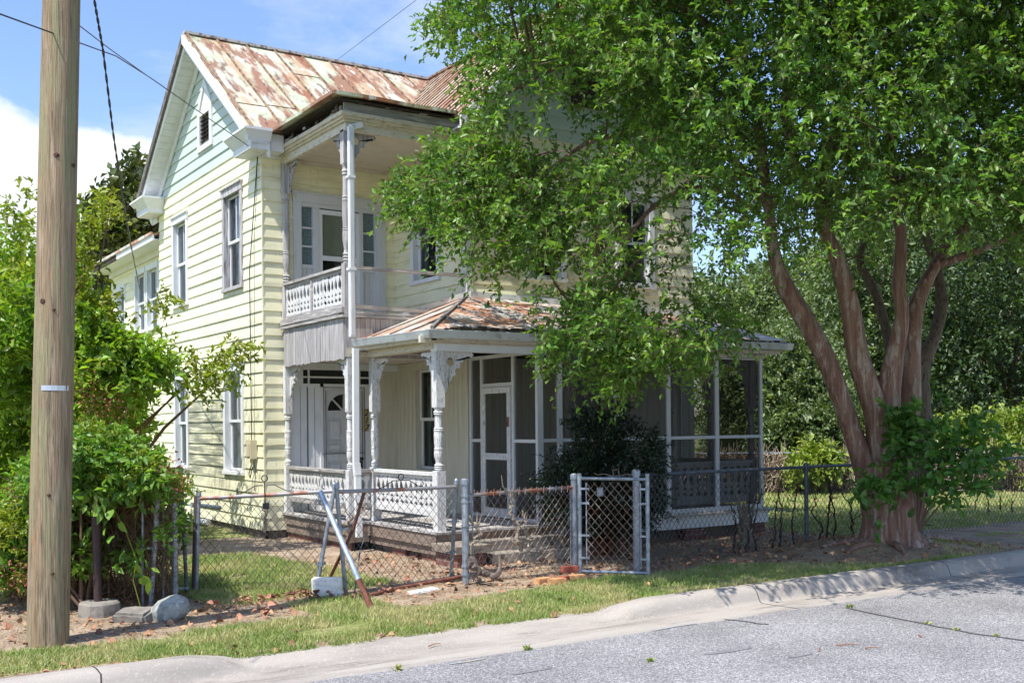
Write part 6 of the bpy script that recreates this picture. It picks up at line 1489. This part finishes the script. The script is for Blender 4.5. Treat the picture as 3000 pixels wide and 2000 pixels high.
# holly in front of the screened porch
hol = D2([(1300, 1215), (1245, 1170), (1240, 1120), (1260, 1040), (1340, 1040), (1310, 960), (1330, 945), (1390, 960), (1420, 920), (1440, 925), (1450, 985), (1500, 990), (1520, 1050), (1510, 1110), (1530, 1150), (1500, 1200), (1440, 1230), (1340, 1235)])
q = onZ(1770, 1650)
shrub('holly_bush', 'dark glossy holly bush growing against the screened porch behind the gate', 'bush', [hol], LEAFH, .05, 16, .22, (14.2, 15.5), 1700, sc=2.4, thr=-.02, cen=(onZ(1790, 1625).x, 12.3, 0), stems=30, rejf=lambda P: (P[:, 1] > 12.72) & (P[:, 2] < 2.9))
# vine thicket by the pole
vp = D2([(-40, 1330), (-40, 1140), (50, 1170), (140, 1020), (230, 985), (290, 1010), (335, 1045), (370, 1080), (400, 1130), (405, 1180), (390, 1240), (350, 1240), (310, 1280), (230, 1300), (130, 1310), (60, 1340)])
shrub('vine_thicket', 'rounded thicket of creeper vines covering the fence corner beside the utility pole', 'vines', [vp, D2([(60, 1080), (160, 1020), (240, 1005), (310, 1060), (390, 1130), (300, 1140), (150, 1150), (60, 1140)])], LEAFV, .1, 8, .2, [(11.0, 13.0), (10.6, 12.2)], [2300, 700], sc=1.6, thr=-.22, stems=14, seed=3, width=.7)
shrub('young_vine_shoots', 'yellow green young creeper shoots over the top of the vine thicket', 'vines', [D2([(140, 1010), (200, 975), (280, 1000), (360, 1080), (410, 1100), (440, 1125), (410, 1150), (300, 1110), (180, 1120)]), D2([(-20, 1200), (60, 1060), (65, 1200), (60, 1330), (-20, 1330)])], LEAFY, .05, 9, .16, [(10.6, 11.6), (10.8, 11.4)], [520, 220], sc=2.4, thr=.0, stems=5, seed=8)
# dead thatch inside the thicket
n = 7000
Pm = at_np(rng.uniform(40, 500, n), rng.uniform(1430, 1800, n), rng.uniform(11.3, 12.6, n)); Pm = Pm[Pm[:, 2] > .02]; Dd = rng.normal(size=Pm.shape) * .12; Dd[:, 2] *= 1.6
Vt, Qt = twig_mesh(Pm, Pm + Dd, .004); tag(tris_object('dry_stalks', Vt, Qt, mat('dry_stalk', srgb(128, 100, 78), .95)), kind='stuff')
# heart leaved vine trailing in front
hp = [at(380, 1530, 11.0), at(400, 1580, 10.95), at(370, 1620, 10.9), at(415, 1660, 10.9), at(430, 1710, 10.9)]
hv = thing('trailing_vine', tuple(onZ(400, 1790)), 'trailing vine with big heart shaped leaves hanging by the leaning post', 'vine')
c = MB(); c.tube([at(330, 1480, 11), at(370, 1560, 10.9), at(400, 1640, 10.85), at(390, 1700, 10.8), at(423, 1818, 10.75)], .005, 5); c.build('stem', LEAFY, hv)
Ph = np.array([tuple(at(u, v, w)) for u, v, w in ((255, 1452, 10.7), (275, 1490, 10.7), (325, 1495, 10.6), (330, 1570, 10.7), (365, 1615, 10.8), (395, 1655, 10.8), (415, 1690, 10.8), (440, 1705, 10.8), (352, 1530, 10.7), (345, 1440, 10.8), (310, 1545, 10.7))])
Dh = rng.normal(size=Ph.shape) * .5 + np.array([0, -.3, -1.]); V1, T1 = big_leaf_mesh(Ph, Dh, .09 + .04 * rng.random(len(Ph)), .95, .15, .1, 1); tris_object('leaves', V1, T1, mat('light_heart_leaf', (.2, .36, .05, 1), .45, island=.2, transl=.35), hv)
# tall shrubs left of the house
rtl = lambda P: ((P[:, 0] > 6.0) & (P[:, 1] > 16.8)) | ((P[:, 1] < 15.3) & (P[:, 0] > 2.2))
tl = D2([(-60, 1100), (-60, 520), (10, 500), (60, 520), (75, 620), (160, 610), (200, 660), (220, 760), (290, 800), (380, 810), (410, 840), (370, 880), (310, 930), (260, 950), (150, 960), (60, 1050)])
shrub('tall_shrub', 'tall leafy mulberry like shrub behind the pole reaching across the gable wall', 'shrub', [tl, D2([(170, 700), (210, 720), (280, 790), (380, 815), (400, 845), (300, 880), (180, 900)])], LEAFL, .13, 10, .4, [(15.5, 18.6), (15.2, 16.6)], [1900, 380], sc=1.0, thr=.0, stems=40, seed=13, cen=(*onZ(240, 1560).xy, 0), rejf=rtl)
shrub('shrub_sprays', 'light green arching shoots rising above the tall shrub at the left', 'shrub', [D2([(20, 470), (50, 410), (75, 460), (60, 640), (20, 700)]), D2([(150, 600), (160, 500), (190, 480), (240, 450), (280, 440), (250, 500), (200, 560), (200, 620)]), D2([(430, 830), (540, 790), (590, 800), (540, 850), (480, 890), (410, 900)]), D2([(160, 660), (200, 640), (240, 680), (270, 760), (270, 840), (180, 850)]), D2([(330, 700), (380, 670), (390, 690), (340, 720)])], LEAFY, .11, 8, .35, [(15.5, 17), (15.2, 16.4), (15.3, 16.4), (15.4, 16.4), (15.6, 16.6)], [60, 100, 90, 120, 16], sc=1.6, thr=-.05, stems=14, seed=17, cen=(*onZ(200, 1590).xy, 0), rejf=rtl)
n = 900; Pm = np.concatenate([at_np(rng.normal(cu, 26, n // 6), rng.normal(cv, 30, n // 6), rng.normal(cw, .15, n // 6)) for cu, cv, cw in ((250, 1130, 15.1), (330, 1190, 15.1), (270, 1190, 15.0), (510, 1400, 10.9), (60, 1680, 10.8), (200, 820, 15.2))])
V1, T1 = leaf_mesh(Pm, rng.normal(size=Pm.shape), .03 + .02 * rng.random(len(Pm)), .6); tag(tris_object('seed_heads', V1, T1, mat('rusty_seed_head', srgb(132, 84, 60), .9, island=.4)), kind='stuff')
# ---------- background trees
def tree(name, label, polys, leafmat, lsz, w, n, per=9, tw=.9, group=None, cen=None, th=None, trunk_r=.22, seed=0, sc=.35, thr=-.1, cat='tree'):
    allC = []
    for i, po in enumerate(polys):
        ww = w[i] if isinstance(w, list) else w; allC.append(poly_centres(po, ww[0], ww[1], n[i] if isinstance(n, list) else n, sc=sc, thr=thr, seed=seed + i))
    C = np.concatenate(allC); ce = C.mean(0)
    if cen is None: cen = (ce[0], ce[1])
    o = thing(name, (cen[0], cen[1], 0), label, cat, group)
    D = C - np.array([cen[0], cen[1], ce[2] * .5]); D /= np.linalg.norm(D, axis=1)[:, None]
    V1, T1, tips = sprays(C, D, per, tw, lsz, .8, .2); tris_object('crown', V1, T1, leafmat, o)
    c = MB(); zt = C[:, 2].max() * .75; c.tube([(cen[0], cen[1], -.1), (cen[0] + .2, cen[1], zt * .5), (cen[0] - .1, cen[1], zt)], [trunk_r, trunk_r * .7, trunk_r * .2], 9, wob=.2)
    for q in C[rng.choice(len(C), 14, replace=False)]:
        b_ = Vector((cen[0], cen[1], min(zt, q[2] * .6))); c.tube([b_, b_.lerp(Vector(q), .5) + Vector((0, 0, .3)), Vector(q)], [trunk_r * .35, trunk_r * .22, .03], 6, caps=False)
    c.build('trunk', BARKG, o, smooth=True); return o
tree('magnolia_tree', 'broad magnolia with olive and rusty leaves behind the rear wing', [D2([(185, 640), (200, 480), (260, 445), (290, 410), (310, 385), (335, 390), (345, 480), (372, 500), (372, 580), (300, 600), (220, 660)])], LEAFM, .30, (31, 36), 900, per=10, tw=.8, seed=3, thr=-.25)
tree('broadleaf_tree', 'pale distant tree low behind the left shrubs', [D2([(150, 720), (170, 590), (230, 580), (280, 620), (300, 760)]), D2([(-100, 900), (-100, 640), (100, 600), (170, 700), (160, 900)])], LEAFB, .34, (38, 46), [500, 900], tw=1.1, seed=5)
# dark tree mass left behind the shrubs (from the yard next door)
tree('broadleaf_tree', 'dark tree filling the gap below the tall shrub at the left edge', [D2([(-80, 1230), (-80, 900), (100, 870), (300, 900), (330, 960), (330, 1100), (200, 1200)])], LEAFL, .16, (17.5, 20.5), 1300, tw=.4, seed=6, sc=.8, thr=-.35, trunk_r=.1)
GB = 'trees beyond the back fence'
tree('broadleaf_tree', 'feathery mid green tree right of the porch corner', [D2([(1740, 1050), (1735, 830), (1800, 760), (1900, 800), (1960, 900), (1960, 1000), (1900, 1050)]), D2([(1640, 1000), (1640, 850), (1745, 820), (1745, 1040)])], LEAFB, .15, [(30, 36), (31, 36)], [3000, 900], per=16, tw=.8, group=GB, seed=21, thr=-.3)
tree('broadleaf_tree', 'taller tree showing between the two left trunks', [D2([(1560, 800), (1590, 640), (1700, 680), (1760, 620), (1850, 660), (1960, 600), (2000, 800), (1960, 960), (1850, 880), (1740, 820), (1660, 800)])], LEAFB, .22, (40, 48), 4000, tw=1.1, group=GB, seed=23, thr=-.15)
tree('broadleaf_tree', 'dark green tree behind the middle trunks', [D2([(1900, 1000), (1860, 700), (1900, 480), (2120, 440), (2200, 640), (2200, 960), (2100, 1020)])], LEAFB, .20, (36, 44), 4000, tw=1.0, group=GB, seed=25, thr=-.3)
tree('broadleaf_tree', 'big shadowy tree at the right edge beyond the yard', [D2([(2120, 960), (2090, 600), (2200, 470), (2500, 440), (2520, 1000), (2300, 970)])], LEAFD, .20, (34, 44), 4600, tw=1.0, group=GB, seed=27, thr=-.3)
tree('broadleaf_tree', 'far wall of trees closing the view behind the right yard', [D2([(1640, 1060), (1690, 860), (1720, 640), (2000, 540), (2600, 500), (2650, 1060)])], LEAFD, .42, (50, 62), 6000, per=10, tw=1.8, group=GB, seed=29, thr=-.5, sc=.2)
# understorey hedge just behind the back fence
shrub('overgrown_hedge', 'yellow green vine hedge spilling over the back fence beyond the crape myrtle', 'hedge', [D2([(2150, 1085), (2140, 1010), (2200, 965), (2350, 950), (2520, 960), (2520, 1085)]), D2([(1820, 1075), (1840, 1035), (1900, 1030), (1940, 1050), (1935, 1085), (1860, 1095)]), D2([(2250, 1075), (2330, 1020), (2520, 1010), (2520, 1100), (2300, 1095)])], mat('sunlit_hedge_leaf', (.24, .32, .045, 1), .5, [((.15, .24, .04, 1), I3, .9, .45, .6, .8)], island=.35, transl=.3), .17, 9, .5, [(29.5, 33), (27.6, 29), (27.8, 29.5)], [2000, 420, 700], sc=.7, thr=-.2, stems=20, seed=31)
shrub('underbrush', 'green underbrush behind the fence between the porch corner and the trunks', 'bushes', [D2([(1745, 1045), (1745, 960), (1900, 930), (1990, 960), (2100, 980), (2150, 1080), (1960, 1080), (1900, 1040)])], LEAFB, .16, 12, .6, (29, 32), 1500, sc=.6, thr=-.25, stems=14, seed=33)
# back fence with dry vines
ya_ = onZ(2290, 1443); yb_ = onZ(2990, 1440)
bfn = thing('back_fence', (ya_.x, ya_.y, 0), 'distant chain link fence overgrown with dry grey vines behind the lawn', 'fence')
dirf = (yb_ - ya_).normalized(); s0 = ya_ - dirf * 9; e0 = yb_ + dirf * 6
c = MB(); c.tube([s0 + Vector((0, 0, 1.05)), e0 + Vector((0, 0, 1.05))], .03, 8); c.build('top_rail', GALV, bfn)
for k in range(9):
    q = s0.lerp(e0, (k + .5) / 9); c = MB(); c.tube([q, q + Vector((0, 0, 1.08))], .035, 8); c.build('post', GALV, bfn)
n = 9000; t_ = rng.random(n)[:, None]; Pm = np.array(s0)[None] * (1 - t_) + np.array(e0)[None] * t_ + rng.normal(size=(n, 3)) * np.array([.1, .12, 0]); Pm[:, 2] = rng.random(n) * 1.05
Dd = rng.normal(size=(n, 3)) * np.array([.16, .08, .22]); Vt, Qt = twig_mesh(Pm, Pm + Dd, .014)
tris_object('dry_vines', Vt, Qt, mat('dry_vine_thatch', srgb(176, 160, 140), .95, [(srgb(120, 100, 84), I3, 1.2, .45, .6, .8)], island=.3), bfn)
n = 2600; t_ = rng.random(n)[:, None]; Pm = np.array(s0)[None] * (1 - t_) + np.array(e0)[None] * t_ + np.array([.25, .5, 0]) + rng.normal(size=(n, 3)) * np.array([.1, .12, 0]); Pm[:, 2] = rng.random(n) * .95
q_ = e0 - s0; c = MB(); c.beam(s0 + Vector((.1, .45, .5)), e0 + Vector((.1, .45, .5)), .05, .95); c.build('thatch_backing', mat('dead_thatch', srgb(140, 124, 108), .95, [(srgb(90, 76, 64), I3, 3, .42, .6, .9, 8), (srgb(120, 130, 80), I3, 2, .6, .7, .6)], bump=(I3, 8, .1)), bfn)
# board fence behind the hedge
p_ = at(2740, 1215, 36); q_ = at(2990, 1222, 39); wf = thing('board_fence', (p_.x, p_.y, 0), 'stretch of tan board fence seen behind the hedge', 'fence')
p_ = at(2690, 1216, 36.5); dd = (q_ - p_); dd.z = 0; dd.normalize()
for k in range(16):
    a = Vector((p_.x, p_.y, 0)) + dd * k * .32; c = MB(); c.hexa([a, a + dd * .3, a + dd * .3 + Vector((0, .03, 0)), a + Vector((0, .03, 0))], [a + Vector((0, 0, 2.15)), a + dd * .3 + Vector((0, 0, 2.15)), a + dd * .3 + Vector((0, .03, 2.15)), a + Vector((0, .03, 2.15))]); c.build('board', mat('tan_board', srgb(190, 158, 118), .8), wf)
# weeds in the gutter joint
for (u, v, lab) in ((1165, 1960, 'in the gutter joint, lowest and leftmost of all'), (1905, 1938, 'alone in the middle of the asphalt'), (2488, 1778, 'at the left end of the long tar crack'), (2715, 1828, 'on the long tar crack, second from its left end'), (2800, 1848, 'on the long tar crack, third from its left end'), (2920, 1867, 'on the long tar crack near the right edge'), (1545, 1900, 'in the gutter joint below the dropped kerb')):
    q = onZ(u, v, -.11); n = 26; P = np.array([tuple(q)] * n) + rng.normal(size=(n, 3)) * np.array([.012, .008, 0]); Dd = rng.normal(size=(n, 3)) * .5 + np.array([0, 0, .5])
    V1, T1 = leaf_mesh(P, Dd, .03 + .03 * rng.random(n), .3); o = tris_object('weed_tuft', V1, T1, GRASS, loc=(q.x, q.y, q.z)); tag(o, 'small weed tuft ' + lab, 'weed', 'weeds in the street')
